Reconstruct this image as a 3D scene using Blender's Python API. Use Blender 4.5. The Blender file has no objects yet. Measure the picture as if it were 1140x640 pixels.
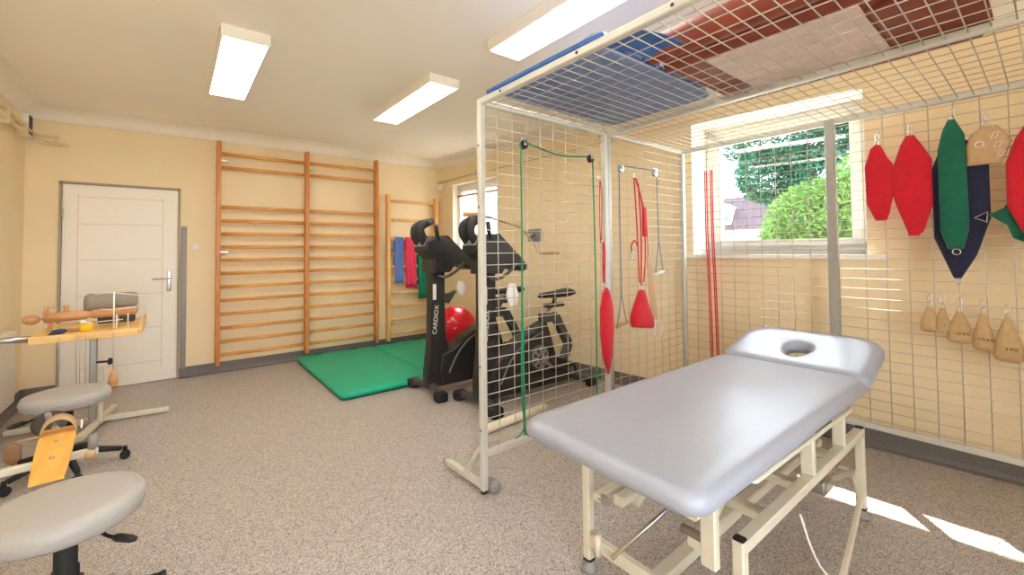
import bpy, bmesh, math, random
from mathutils import Vector, Matrix
random.seed(7)
C = bpy.context.scene
COL = C.collection
PI = math.pi

# ---------------------------------------------------------------- camera
F_PX, CY_PX, PITCH, ROLL, YAW = 476.67, 266.2, 0.02733, -0.010056, 0.6691
w = Vector((math.sin(YAW), math.cos(YAW), 0)); r = Vector((math.cos(YAW), -math.sin(YAW), 0)); u = Vector((0, 0, 1))
Fw = w*math.cos(PITCH) + u*math.sin(PITCH); u2 = u*math.cos(PITCH) - w*math.sin(PITCH)
Rt = r*math.cos(ROLL) + u2*math.sin(ROLL); Up = u2*math.cos(ROLL) - r*math.sin(ROLL)
cd = bpy.data.cameras.new('camera'); cam = bpy.data.objects.new('camera', cd); COL.objects.link(cam)
m = Matrix.Identity(4)
for i in range(3):
    m[i][0] = Rt[i]; m[i][1] = Up[i]; m[i][2] = -Fw[i]
m[2][3] = 1.35
cam.matrix_world = m
cd.sensor_width = 36; cd.sensor_fit = 'HORIZONTAL'; cd.lens = F_PX/1140*36
cd.shift_y = -(320-CY_PX)/1140
cd.clip_start = 0.02; cd.clip_end = 300
C.camera = cam

# ---------------------------------------------------------------- light and exposure
C.view_settings.view_transform = 'Standard'; C.view_settings.look = 'None'
C.view_settings.exposure = 0.98; C.view_settings.gamma = 1
C.view_settings.use_curve_mapping = False
W = bpy.data.worlds.new('sky'); C.world = W; W.use_nodes = True
bg = W.node_tree.nodes['Background']; bg.inputs[0].default_value = (0.80, 0.90, 1.0, 1); bg.inputs[1].default_value = 7.0
SUN_DIR = Vector((-1, -.84, -1.9)).normalized()
sd = bpy.data.lights.new('sun', 'SUN'); so = bpy.data.objects.new('sun', sd); COL.objects.link(so)
sd.energy = 12; sd.angle = math.radians(.5); sd.color = (1, .96, .88)
so.rotation_euler = SUN_DIR.to_track_quat('-Z', 'Y').to_euler(); so.location = (12, 9, 16)
LAMP_EMIT = 8.2
LAMP_COL = (1.0, .95, .87)
C.cycles.max_bounces = 10; C.cycles.diffuse_bounces = 6; C.cycles.transparent_max_bounces = 24
C.cycles.sample_clamp_indirect = 6
C.cycles.use_denoising = True

# ---------------------------------------------------------------- materials
def lin(c):
    return tuple((x/255/12.92 if x/255 <= .04045 else ((x/255+.055)/1.055)**2.4) for x in c)
MATS = {}
def mat(name, rgb, rough=.5, metal=0, var=0.0, scale=20, bump=0, bscale=None, sheen=0, spec=.5, coat=0, trans=0, rgb2=None):
    if name in MATS: return MATS[name]
    M = bpy.data.materials.new(name); M.use_nodes = True; nt = M.node_tree; b = nt.nodes['Principled BSDF']
    c = lin(rgb); b.inputs['Base Color'].default_value = (*c, 1)
    b.inputs['Roughness'].default_value = rough; b.inputs['Metallic'].default_value = metal
    b.inputs['Specular IOR Level'].default_value = spec
    if sheen: b.inputs['Sheen Weight'].default_value = sheen
    if coat: b.inputs['Coat Weight'].default_value = coat
    tc = nt.nodes.new('ShaderNodeTexCoord')
    if var or rgb2:
        n = nt.nodes.new('ShaderNodeTexNoise'); n.inputs['Scale'].default_value = scale; n.inputs['Detail'].default_value = 6
        nt.links.new(tc.outputs['Object'], n.inputs['Vector'])
        cr = nt.nodes.new('ShaderNodeValToRGB'); cr.color_ramp.elements[0].position = .3; cr.color_ramp.elements[1].position = .7
        c2 = lin(rgb2) if rgb2 else tuple(x*(1-var) for x in c)
        cr.color_ramp.elements[0].color = (*c2, 1); cr.color_ramp.elements[1].color = (*(tuple(min(1, x*(1+var)) for x in c) if not rgb2 else c), 1)
        nt.links.new(n.outputs['Fac'], cr.inputs['Fac']); nt.links.new(cr.outputs['Color'], b.inputs['Base Color'])
    if bump:
        n2 = nt.nodes.new('ShaderNodeTexNoise'); n2.inputs['Scale'].default_value = bscale or 80; n2.inputs['Detail'].default_value = 4
        nt.links.new(tc.outputs['Object'], n2.inputs['Vector'])
        bp = nt.nodes.new('ShaderNodeBump'); bp.inputs['Strength'].default_value = bump; bp.inputs['Distance'].default_value = .01
        nt.links.new(n2.outputs['Fac'], bp.inputs['Height']); nt.links.new(bp.outputs['Normal'], b.inputs['Normal'])
    MATS[name] = M; return M
def wood(name, a, b_, rough=.4, axis=0, s=6):
    if name in MATS: return MATS[name]
    M = bpy.data.materials.new(name); M.use_nodes = True; nt = M.node_tree; b = nt.nodes['Principled BSDF']
    tc = nt.nodes.new('ShaderNodeTexCoord'); mp = nt.nodes.new('ShaderNodeMapping')
    sc = [s*7]*3; sc[axis] = s*.6; mp.inputs['Scale'].default_value = sc
    n = nt.nodes.new('ShaderNodeTexNoise'); n.inputs['Scale'].default_value = 1; n.inputs['Detail'].default_value = 5
    cr = nt.nodes.new('ShaderNodeValToRGB'); cr.color_ramp.elements[0].position = .35; cr.color_ramp.elements[1].position = .65
    cr.color_ramp.elements[0].color = (*lin(a), 1); cr.color_ramp.elements[1].color = (*lin(b_), 1)
    nt.links.new(tc.outputs['Object'], mp.inputs['Vector']); nt.links.new(mp.outputs['Vector'], n.inputs['Vector'])
    nt.links.new(n.outputs['Fac'], cr.inputs['Fac']); nt.links.new(cr.outputs['Color'], b.inputs['Base Color'])
    b.inputs['Roughness'].default_value = rough
    MATS[name] = M; return M
def floor_mat():
    M = bpy.data.materials.new('speckled_vinyl'); M.use_nodes = True; nt = M.node_tree; b = nt.nodes['Principled BSDF']
    tc = nt.nodes.new('ShaderNodeTexCoord')
    v = nt.nodes.new('ShaderNodeTexVoronoi'); v.inputs['Scale'].default_value = 230
    nt.links.new(tc.outputs['Object'], v.inputs['Vector'])
    sep = nt.nodes.new('ShaderNodeSeparateColor'); nt.links.new(v.outputs['Color'], sep.inputs[0])
    cr = nt.nodes.new('ShaderNodeValToRGB'); e = cr.color_ramp.elements; cr.color_ramp.interpolation = 'CONSTANT'
    e[0].position = 0; e[0].color = (*lin((112, 106, 104)), 1)
    e[1].position = .16; e[1].color = (*lin((168, 158, 151)), 1)
    for p, c in ((.40, (176, 166, 159)), (.70, (188, 179, 172)), (.90, (212, 206, 200))):
        x = e.new(p); x.color = (*lin(c), 1)
    nt.links.new(sep.outputs[0], cr.inputs['Fac'])
    nt.links.new(cr.outputs['Color'], b.inputs['Base Color'])
    b.inputs['Roughness'].default_value = .42
    n2 = nt.nodes.new('ShaderNodeTexNoise'); n2.inputs['Scale'].default_value = 30
    nt.links.new(tc.outputs['Object'], n2.inputs['Vector'])
    bp = nt.nodes.new('ShaderNodeBump'); bp.inputs['Strength'].default_value = .12; bp.inputs['Distance'].default_value = .004
    nt.links.new(n2.outputs['Fac'], bp.inputs['Height']); nt.links.new(bp.outputs['Normal'], b.inputs['Normal'])
    return M
def emit(name, col, s):
    M = bpy.data.materials.new(name); M.use_nodes = True; nt = M.node_tree
    nt.nodes.remove(nt.nodes['Principled BSDF']); e = nt.nodes.new('ShaderNodeEmission')
    e.inputs[0].default_value = (*col, 1); e.inputs[1].default_value = s
    nt.links.new(e.outputs[0], nt.nodes['Material Output'].inputs[0]); return M
def glass_mat(name='window_glass', tint=(1, 1, 1), gl=.06):
    M = bpy.data.materials.new(name); M.use_nodes = True; nt = M.node_tree
    nt.nodes.remove(nt.nodes['Principled BSDF'])
    t = nt.nodes.new('ShaderNodeBsdfTransparent'); t.inputs[0].default_value = (*tint, 1)
    g = nt.nodes.new('ShaderNodeBsdfGlossy'); g.inputs['Roughness'].default_value = .02
    mx = nt.nodes.new('ShaderNodeMixShader'); mx.inputs[0].default_value = gl
    nt.links.new(t.outputs[0], mx.inputs[1]); nt.links.new(g.outputs[0], mx.inputs[2])
    nt.links.new(mx.outputs[0], nt.nodes['Material Output'].inputs[0]); return M
def sheer_mat(name, col, tr=.4, transp=.3):
    M = bpy.data.materials.new(name); M.use_nodes = True; nt = M.node_tree
    nt.nodes.remove(nt.nodes['Principled BSDF'])
    d = nt.nodes.new('ShaderNodeBsdfDiffuse'); d.inputs[0].default_value = (*col, 1)
    t = nt.nodes.new('ShaderNodeBsdfTranslucent'); t.inputs[0].default_value = (*col, 1)
    x = nt.nodes.new('ShaderNodeBsdfTransparent')
    m1 = nt.nodes.new('ShaderNodeMixShader'); m1.inputs[0].default_value = tr
    m2 = nt.nodes.new('ShaderNodeMixShader'); m2.inputs[0].default_value = transp
    nt.links.new(d.outputs[0], m1.inputs[1]); nt.links.new(t.outputs[0], m1.inputs[2])
    nt.links.new(m1.outputs[0], m2.inputs[1]); nt.links.new(x.outputs[0], m2.inputs[2])
    nt.links.new(m2.outputs[0], nt.nodes['Material Output'].inputs[0]); return M

M_wall = mat('cream_wall_paint', (241, 220, 182), .75, var=.03, scale=2, bump=.05, bscale=60)
M_ceil = mat('white_ceiling_paint', (248, 242, 234), .85, var=.015, scale=1.5)
M_cove = mat('white_cornice', (242, 234, 222), .8, var=.01)
M_floor = floor_mat()
M_skirt = mat('vinyl_skirting', (124, 118, 116), .5, scale=160, rgb2=(96, 90, 88))
M_pipe = mat('cream_pipe_paint', (226, 206, 168), .5, var=.02)
M_white = mat('white_lacquer', (240, 234, 224), .4, var=.02)
M_door = mat('white_door_paint', (246, 238, 226), .45, var=.01)
M_doorline = mat('door_groove', (222, 208, 188), .7, var=.02)
M_doorfr = mat('taupe_door_frame', (168, 152, 128), .5, var=.04)
M_guard = mat('grey_wall_guard', (150, 144, 140), .5, var=.03)
M_steel = mat('brushed_steel', (190, 188, 184), .3, 1, var=.03)
M_chrome = mat('chrome', (215, 215, 218), .15, 1, var=.02)
M_wire = mat('galvanised_wire', (196, 190, 178), .42, .35, var=.04)
M_cage = mat('grey_cage_tube', (205, 203, 194), .42, .15, var=.03)
M_zinc = mat('zinc_post', (176, 176, 172), .45, .5, var=.06, scale=40)
M_bars = wood('varnished_ladder_upright', (196, 120, 52), (222, 150, 78), .35, 2)
M_rung = wood('varnished_ladder_rung', (206, 140, 66), (232, 172, 98), .32, 0)
M_bars2 = wood('pale_ladder_wood', (226, 172, 104), (240, 194, 130), .35, 2)
M_pine = wood('pine_board', (226, 178, 100), (244, 206, 136), .38, 0, 5)
M_pine2 = wood('yellow_birch_board', (232, 170, 70), (244, 190, 96), .35, 1, 5)
M_turned = wood('turned_beech', (188, 132, 84), (212, 162, 112), .4, 0, 5)
M_mat = mat('green_vinyl_mat', (0, 168, 130), .45, var=.04, scale=4, bump=.06, bscale=12)
M_matside = mat('dark_green_vinyl', (4, 84, 72), .5, var=.05)
M_bikeblk = mat('black_plastic', (44, 42, 42), .4, var=.08, scale=30)
M_bikegry = mat('charcoal_plastic', (72, 70, 70), .38, var=.06, scale=30)
M_bikesil = mat('silver_plastic', (160, 160, 160), .35, .5, var=.04)
M_bikegry2 = mat('grey_trim_plastic', (112, 110, 108), .35, .2, var=.04)
M_rubber = mat('black_rubber', (30, 29, 29), .6, var=.1, scale=50)
M_screen = mat('dark_display_glass', (20, 22, 26), .12, var=.02)
M_red = mat('red_fabric', (206, 14, 40), .85, var=.09, scale=30, bump=.25, bscale=60, sheen=.2)
M_redrope = mat('red_rope', (208, 44, 62), .8, var=.15, scale=90)
M_redball = mat('red_glossy_rubber', (214, 16, 40), .22, var=.03, scale=4)
M_greenf = mat('green_fabric', (6, 98, 74), .85, var=.09, scale=30, bump=.25, bscale=60, sheen=.2)
M_navyf = mat('navy_fabric', (22, 28, 58), .85, var=.1, scale=30, bump=.25, bscale=60, sheen=.15)
M_tan = mat('tan_leather', (196, 160, 118), .6, var=.08, scale=30, bump=.15, bscale=50)
M_canvas = mat('beige_canvas', (188, 156, 112), .85, var=.08, scale=40, bump=.3, bscale=70)
M_brownl = mat('brown_leather', (140, 100, 70), .6, var=.1, scale=30)
M_canvas2 = mat('orange_tan_canvas', (206, 134, 88), .85, var=.08, scale=40, bump=.3, bscale=70)
M_ink = mat('black_ink', (40, 32, 30), .8, var=.05)
M_gropе = mat('green_rope', (28, 140, 92), .75, var=.2, scale=120)
M_brope = mat('blue_grey_rope', (96, 128, 150), .75, var=.35, scale=120)
M_lstring = mat('light_grey_cord', (170, 170, 165), .8, var=.1)
M_pulley = mat('black_pulley', (28, 28, 28), .35, var=.05)
M_uphol = mat('grey_upholstery', (164, 169, 184), .3, var=.03, scale=60, bump=.05, bscale=220)
M_stool = mat('stool_leatherette', (172, 168, 164), .42, var=.03, scale=60, bump=.05, bscale=200)
M_frame = mat('cream_steel_frame', (222, 215, 196), .42, .1, var=.03)
M_bluemat = mat('blue_foam_mat', (44, 96, 176), .7, var=.12, scale=14, bump=.3, bscale=20, rgb2=(76, 122, 190))
M_bluepale = mat('pale_blue_underside', (112, 134, 182), .7, var=.06, scale=10, bump=.2, bscale=20, rgb2=(136, 154, 194))
M_brown = mat('oxblood_mat', (140, 62, 46), .55, var=.15, scale=8, bump=.25, bscale=14)
M_pinklin = mat('pale_pink_lining', (228, 206, 200), .7, var=.05, scale=10)
M_blue = mat('blue_band', (92, 122, 196), .7, var=.06, scale=30)
M_pink = mat('pink_band', (236, 58, 100), .6, var=.1, scale=30)
M_greenb = mat('green_band', (0, 128, 96), .65, var=.06, scale=30)
M_yellow = mat('yellow_plastic', (242, 190, 16), .4, var=.03)
M_darkgrey = mat('dark_leather', (66, 62, 56), .6, var=.1, scale=40)
M_grcush = mat('grey_cushion', (150, 142, 132), .6, var=.04, scale=40)
M_plug = mat('grey_plate', (150, 156, 162), .45, .4, var=.12, scale=60)
M_whitepl = mat('white_plastic', (240, 238, 232), .35, var=.01)
M_glass = glass_mat()
M_film = glass_mat('plastic_film', (.93, .95, .98), .22)
M_sheer = sheer_mat('white_sheer_curtain', (.95, .95, .95), .55, .25)

# ---------------------------------------------------------------- mesh builder
class MB:
    def __init__(s): s.v = []; s.f = []; s.sm = []
    def add(s, vs, fs, smooth=False):
        o = len(s.v); s.v += [tuple(v) for v in vs]; s.f += [tuple(i+o for i in f) for f in fs]; s.sm += [smooth]*len(fs); return s
    def box(s, a, b, bev=0):
        x0, y0, z0 = [min(a[i], b[i]) for i in range(3)]; x1, y1, z1 = [max(a[i], b[i]) for i in range(3)]
        if bev:
            bm = bmesh.new(); bmesh.ops.create_cube(bm, size=1)
            for v in bm.verts: v.co = ((x0+x1)/2+v.co.x*(x1-x0), (y0+y1)/2+v.co.y*(y1-y0), (z0+z1)/2+v.co.z*(z1-z0))
            bmesh.ops.bevel(bm, geom=bm.edges[:], offset=bev, segments=3, affect='EDGES', profile=.5)
            bm.verts.index_update(); s.add([v.co for v in bm.verts], [[v.index for v in f.verts] for f in bm.faces], True); bm.free(); return s
        return s.add([(x0,y0,z0),(x1,y0,z0),(x1,y1,z0),(x0,y1,z0),(x0,y0,z1),(x1,y0,z1),(x1,y1,z1),(x0,y1,z1)],
                     [(0,3,2,1),(4,5,6,7),(0,1,5,4),(1,2,6,5),(2,3,7,6),(3,0,4,7)])
    def beam(s, p, q, a, b=None, up=(0,0,1), bev=.0):
        b = b or a; p = Vector(p); q = Vector(q); d = (q-p).normalized(); up = Vector(up)
        if abs(d.dot(up)) > .98: up = Vector((1, 0, 0))
        x = d.cross(up).normalized(); y = x.cross(d).normalized()
        k = min(a, b)*.14
        prof = [(a/2-k, b/2), (a/2, b/2-k), (a/2, -b/2+k), (a/2-k, -b/2), (-a/2+k, -b/2), (-a/2, -b/2+k), (-a/2, b/2-k), (-a/2+k, b/2)]
        vs = [c + x*i + y*j for c in (p, q) for i, j in prof]
        fs = [(i, (i+1) % 8, 8+(i+1) % 8, 8+i) for i in range(8)] + [tuple(range(7, -1, -1)), tuple(range(8, 16))]
        return s.add(vs, fs)
    def tube(s, pts, r, n=8, closed=False, caps=True, smooth=True):
        pts = [Vector(p) for p in pts]; L = len(pts); vs = []; fs = []
        rr = r if isinstance(r, (list, tuple)) else [r]*L
        nrm = None
        for i in range(L):
            if closed: d = pts[(i+1) % L]-pts[i-1]
            else: d = pts[min(i+1, L-1)]-pts[max(i-1, 0)]
            d = d.normalized() if d.length > 1e-9 else Vector((0, 0, 1))
            if nrm is None: nrm = d.orthogonal().normalized()
            else:
                nrm = nrm - d*nrm.dot(d); nrm = nrm.normalized() if nrm.length > 1e-6 else d.orthogonal().normalized()
            bn = d.cross(nrm)
            for k in range(n):
                a = 2*PI*k/n; vs.append(pts[i]+nrm*math.cos(a)*rr[i]+bn*math.sin(a)*rr[i])
        for i in range(L if closed else L-1):
            for k in range(n):
                j = (i+1) % L
                fs.append((i*n+k, i*n+(k+1) % n, j*n+(k+1) % n, j*n+k))
        if caps and not closed: fs += [tuple(range(n-1, -1, -1)), tuple((L-1)*n+k for k in range(n))]
        return s.add(vs, fs, smooth)
    def lathe(s, prof, c=(0,0,0), axis=(0,0,1), n=32, smooth=True):
        ax = Vector(axis).normalized(); x = ax.orthogonal().normalized(); y = ax.cross(x); c = Vector(c); vs = []; fs = []
        for r_, h_ in prof:
            for k in range(n):
                a = 2*PI*k/n; vs.append(c+ax*h_+x*math.cos(a)*r_+y*math.sin(a)*r_)
        for i in range(len(prof)-1):
            for k in range(n): fs.append((i*n+k, i*n+(k+1) % n, (i+1)*n+(k+1) % n, (i+1)*n+k))
        fs += [tuple(range(n-1, -1, -1)), tuple((len(prof)-1)*n+k for k in range(n))]
        return s.add(vs, fs, smooth)
    def loft(s, rings, caps=True, smooth=True, closed=False):
        n = len(rings[0]); vs = [p for r_ in rings for p in r_]; fs = []; L = len(rings)
        for i in range(L if closed else L-1):
            j = (i+1) % L
            for k in range(n): fs.append((i*n+k, i*n+(k+1) % n, j*n+(k+1) % n, j*n+k))
        if caps and not closed: fs += [tuple(range(n-1, -1, -1)), tuple((L-1)*n+k for k in range(n))]
        return s.add(vs, fs, smooth)
    def prism(s, poly, f0, f1, bev=0):
        # poly list of 2D, f0/f1 maps 2D -> 3D on each side; bev shrinks the rims for a rounded edge
        n = len(poly); cx = sum(p[0] for p in poly)/n; cy = sum(p[1] for p in poly)/n
        if not bev:
            return s.add([f0(p) for p in poly]+[f1(p) for p in poly],
                     [(i, (i+1) % n, n+(i+1) % n, n+i) for i in range(n)]+[tuple(range(n-1, -1, -1)), tuple(range(n, 2*n))])
        def ins(t):
            out = []
            for i in range(n):
                a = Vector(poly[i-1]); b = Vector(poly[i]); c = Vector(poly[(i+1) % n])
                e1 = (b-a).normalized(); e2 = (c-b).normalized()
                n1 = Vector((-e1.y, e1.x)); n2 = Vector((-e2.y, e2.x)); v = (n1+n2)
                v = v/max(v.length_squared, .3)*2 if v.length > 1e-6 else n1
                out.append(b+v*t)
            return out
        area = sum(poly[i-1][0]*poly[i][1]-poly[i][0]*poly[i-1][1] for i in range(n))
        sg = 1 if area > 0 else -1
        rings = []
        F0 = [Vector(f0(p)) for p in poly]; F1 = [Vector(f1(p)) for p in poly]; th = (F1[0]-F0[0]).length
        for t, k in ((bev, 0), (bev*.3, .3), (0, 1)):
            pp = ins(t*sg*.5); rings.append([Vector(f0(p)).lerp(Vector(f1(p)), min(.49, bev*k/th)) for p in pp])
        for t, k in ((0, 1), (bev*.3, .3), (bev, 0)):
            pp = ins(t*sg*.5); rings.append([Vector(f1(p)).lerp(Vector(f0(p)), min(.49, bev*k/th)) for p in pp])
        return s.loft(rings, True, False)
    def sphere(s, c, r_, n=20, sc=(1,1,1)):
        c = Vector(c); vs = []; fs = []; L = n//2
        for i in range(L+1):
            t = PI*i/L
            for k in range(n):
                a = 2*PI*k/n
                vs.append((c.x+r_*sc[0]*math.sin(t)*math.cos(a), c.y+r_*sc[1]*math.sin(t)*math.sin(a), c.z+r_*sc[2]*math.cos(t)))
        for i in range(L):
            for k in range(n): fs.append((i*n+k, (i+1)*n+k, (i+1)*n+(k+1) % n, i*n+(k+1) % n))
        return s.add(vs, fs, True)
    def pad(s, outline, fn, t):
        # puffed cushion from a 2D outline; fn(p, d) -> 3D with d along thickness
        n = len(outline); cx = sum(p[0] for p in outline)/n; cy = sum(p[1] for p in outline)/n
        def sc(k): return [(cx+(p[0]-cx)*k, cy+(p[1]-cy)*k) for p in outline]
        prof = [(.3, -t*.5), (.8, -t*.47), (.97, -t*.3), (1, 0), (.97, t*.3), (.8, t*.47), (.3, t*.5)]
        return s.loft([[fn(p, d) for p in sc(k)] for k, d in prof], True, True)
    def build(s, name, material, parent=None, origin=None):
        off = Vector(origin) if origin is not None else Vector((0, 0, 0))
        me = bpy.data.meshes.new(name); me.from_pydata([tuple(Vector(v)-off) for v in s.v], [], s.f)
        me.polygons.foreach_set('use_smooth', s.sm); me.validate(); me.update()
        bm = bmesh.new(); bm.from_mesh(me); bmesh.ops.remove_doubles(bm, verts=bm.verts, dist=1e-6)
        bmesh.ops.recalc_face_normals(bm, faces=bm.faces); bm.to_mesh(me); bm.free()
        me.materials.append(material); o = bpy.data.objects.new(name, me); COL.objects.link(o)
        if parent is not None: o.parent = parent
        elif origin is not None: o.location = off
        return o
SPLIT = {'pivot', 'pipe_clamp', 'hook', 'bracket', 'wall_bracket', 'screw', 'bolt', 'hinge', 'cord', 'finger_strap', 'dormer_pane', 'lift_crossmember', 'carry_strap', 'slat', 'pin'}
def pieces(mb):
    par = list(range(len(mb.v)))
    def find(i):
        while par[i] != i: par[i] = par[par[i]]; i = par[i]
        return i
    for f in mb.f:
        a = find(f[0])
        for i in f[1:]: par[find(i)] = a
    grp = {}
    for f, sm in zip(mb.f, mb.sm): grp.setdefault(find(f[0]), []).append((f, sm))
    out = []
    for fs in grp.values():
        ids = sorted({i for f, _ in fs for i in f}); mp = {k: j for j, k in enumerate(ids)}
        q = MB(); q.v = [mb.v[i] for i in ids]; q.f = [tuple(mp[i] for i in f) for f, _ in fs]; q.sm = [x for _, x in fs]; out.append(q)
    return out
def part(mb, name, material, root):
    if name in SPLIT:
        for q in pieces(mb): o = part1(q, name, material, root)
        return o
    return part1(mb, name, material, root)
def part1(mb, name, material, root):
    # builder in world coordinates, root an unrotated Empty
    off = Vector((0, 0, 0)); p = root
    while p is not None: off += Vector(p.location); p = p.parent
    return mb.build(name, material, root, origin=off)
def tag(o, label=None, cat=None, group=None, kind=None):
    if label: o['label'] = label
    if cat: o['category'] = cat
    if group: o['group'] = group
    if kind: o['kind'] = kind
    return o
def thing(name, label, cat, loc=(0,0,0), group=None, rz=0):
    o = bpy.data.objects.new(name, None); COL.objects.link(o); o.location = loc; o.rotation_euler = (0, 0, rz)
    o.empty_display_size = .1
    return tag(o, label, cat, group)
def struct(mb, name, material, parent=None):
    o = mb.build(name, material, parent)
    if parent is None: o['kind'] = 'structure'
    return o
def copy_tree(o, parent=None):
    c = o.copy(); COL.objects.link(c); c.parent = parent
    for ch in list(o.children): copy_tree(ch, c)
    return c
def text_mesh(body, size, mtx, material, name, parent, depth=.0006):
    cu = bpy.data.curves.new('txt', 'FONT'); cu.body = body; cu.size = size; cu.extrude = depth; cu.align_x = 'CENTER'; cu.align_y = 'CENTER'
    t = bpy.data.objects.new('txt', cu); COL.objects.link(t)
    me = bpy.data.meshes.new_from_object(t); bpy.data.objects.remove(t); bpy.data.curves.remove(cu)
    me.transform(mtx); me.materials.clear(); me.materials.append(material); me.name = name
    o = bpy.data.objects.new(name, me); COL.objects.link(o); o.parent = parent; return o
def frame_mtx(origin, xdir, ydir):
    x = Vector(xdir).normalized(); y = Vector(ydir).normalized(); z = x.cross(y)
    M = Matrix.Identity(4)
    for i in range(3): M[i][0] = x[i]; M[i][1] = y[i]; M[i][2] = z[i]; M[i][3] = origin[i]
    return M
def rrect(x0, y0, x1, y1, rad, n=6):
    out = []
    for cx, cy, a0 in ((x1-rad, y1-rad, 0), (x0+rad, y1-rad, 90), (x0+rad, y0+rad, 180), (x1-rad, y0+rad, 270)):
        for k in range(n+1):
            a = math.radians(a0+90*k/n); out.append((cx+rad*math.cos(a), cy+rad*math.sin(a)))
    return out
def smooth_path(pts, n=6):
    P = [Vector(p) for p in pts]; out = []
    for i in range(len(P)-1):
        p0 = P[max(i-1, 0)]; p1 = P[i]; p2 = P[i+1]; p3 = P[min(i+2, len(P)-1)]
        for k in range(n):
            t = k/n
            out.append(.5*((2*p1)+(p2-p0)*t+(2*p0-5*p1+4*p2-p3)*t*t+(3*p1-p0-3*p2+p3)*t**3))
    out.append(P[-1]); return out

# ================================================================ ROOM
YB, XL, YN, ZC, ZW = 5.95, -1.10, -1.7, 2.76, 2.64
def wx(y): return 3.813-.0952*y
NV = Vector((1, .0952, 0)).normalized()
def wp(y, z, d=0):   # point on window wall, d outward
    return (wx(y)+NV.x*d, y+NV.y*d, z)
TH = .44
struct(MB().box((XL-.1, YN-.1, -.1), (4.5, YB+.2, 0)), 'floor', M_floor)
struct(MB().loft([[(XL-.1, YN-.1, z), (wx(YN-.1)+TH+.01, YN-.1, z), (wx(YB+.2)+TH+.01, YB+.2, z), (XL-.1, YB+.2, z)] for z in (ZC, ZC+.12)], True, False), 'ceiling', M_ceil)
# back wall with door recess
DX0, DX1, DZ = -.872, .058, 2.072
bw = MB()
bw.box((XL-.1, YB, 0), (DX0, YB+.16, ZC)); bw.box((DX1, YB, 0), (wx(YB)+.6, YB+.16, ZC)); bw.box((DX0, YB, DZ), (DX1, YB+.16, ZC))
bw.box((DX0, YB+.13, 0), (DX1, YB+.16, DZ))
struct(bw, 'wall_back', M_wall)
struct(MB().box((XL-.12, YN-.1, 0), (XL, YB, ZC)), 'wall_left', M_wall)
wf_ = MB(); FX0, FX1, FZ0, FZ1 = -.9, 1.0, .45, 2.5
wf_.box((XL-.1, YN-.2, 0), (FX0, YN, ZC)); wf_.box((FX1, YN-.2, 0), (4.35, YN, ZC)); wf_.box((FX0, YN-.2, 0), (FX1, YN, FZ0)); wf_.box((FX0, YN-.2, FZ1), (FX1, YN, ZC))
struct(wf_, 'wall_front', M_wall)
w3 = bpy.data.objects.new('window_3', None); COL.objects.link(w3); w3.location = (.15, YN, FZ0); w3['kind'] = 'structure'  # unseen window added behind the camera so daylight fills the room
b = MB()
for x in (FX0, FX0+.92, FX1-.07): b.box((x, YN-.15, FZ0), (x+.07, YN-.09, FZ1))
for z in (FZ0, FZ1-.07): b.box((FX0, YN-.15, z), (FX1, YN-.09, z+.07))
part(b, 'window_frame', M_whitepl, w3)
part(MB().box((FX0+.03, YN-.125, FZ0+.03), (FX1-.03, YN-.12, FZ1-.03)), 'pane', M_glass, w3)
# window wall with two openings
W1 = (.79, 1.985, 1.30, 2.46); W2 = (4.56, 5.57, 1.22, 2.35)
def wall_holes():
    mb = MB(); ys = sorted({YN, W1[0], W1[1], W2[0], W2[1], YB}); zs = sorted({0, W1[2], W1[3], W2[2], W2[3], ZC})
    def hole(y, z): return any(a < y < b and c < z < d for a, b, c, d in (W1, W2))
    for i in range(len(ys)-1):
        for j in range(len(zs)-1):
            y0, y1, z0, z1 = ys[i], ys[i+1], zs[j], zs[j+1]
            if hole((y0+y1)/2, (z0+z1)/2): continue
            for d in (0, TH): mb.add([wp(y0, z0, d), wp(y1, z0, d), wp(y1, z1, d), wp(y0, z1, d)], [(0, 1, 2, 3)])
    for a, b, c, d in (W1, W2):
        for p, q in (((a, c), (b, c)), ((b, c), (b, d)), ((b, d), (a, d)), ((a, d), (a, c))):
            mb.add([wp(p[0], p[1], 0), wp(q[0], q[1], 0), wp(q[0], q[1], TH), wp(p[0], p[1], TH)], [(0, 1, 2, 3)])
    return mb
struct(wall_holes(), 'wall_right', M_wall)
# cornice coves
def cove(pfun, a, b, name):
    prof = [(0, ZW), (.006, ZW)]+[(.006+.14*(1-math.cos(k*PI/16)), ZW+.119*math.sin(k*PI/16)) for k in range(1, 9)]+[(.146, ZC), (0, ZC)]
    mb = MB().loft([[pfun(t, o, z) for o, z in prof] for t in (a, b)], False, True); struct(mb, name, M_cove)
cove(lambda t, o, z: (t, YB-o, z), XL, wx(YB), 'trim_1')
cove(lambda t, o, z: wp(t, z, -o), YN, YB, 'trim_2')
cove(lambda t, o, z: (XL+o, t, z), YN, YB, 'trim_3')
# skirting
def skirt(pfun, a, b, name):
    prof = [(0, .0), (.05, .0), (.022, .01), (.009, .035), (.006, .115), (0, .115)]
    struct(MB().loft([[pfun(t, o, z) for o, z in prof] for t in (a, b)], True, False), name, M_skirt)
skirt(lambda t, o, z: (t, YB-o, z), DX1, wx(YB), 'baseboard_back')
skirt(lambda t, o, z: (t, YB-o, z), XL, DX0, 'baseboard_back_corner')
skirt(lambda t, o, z: wp(t, z, -o), YN, YB, 'baseboard_right')
skirt(lambda t, o, z: (XL+o, t, z), YN, YB, 'baseboard_left')
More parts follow.
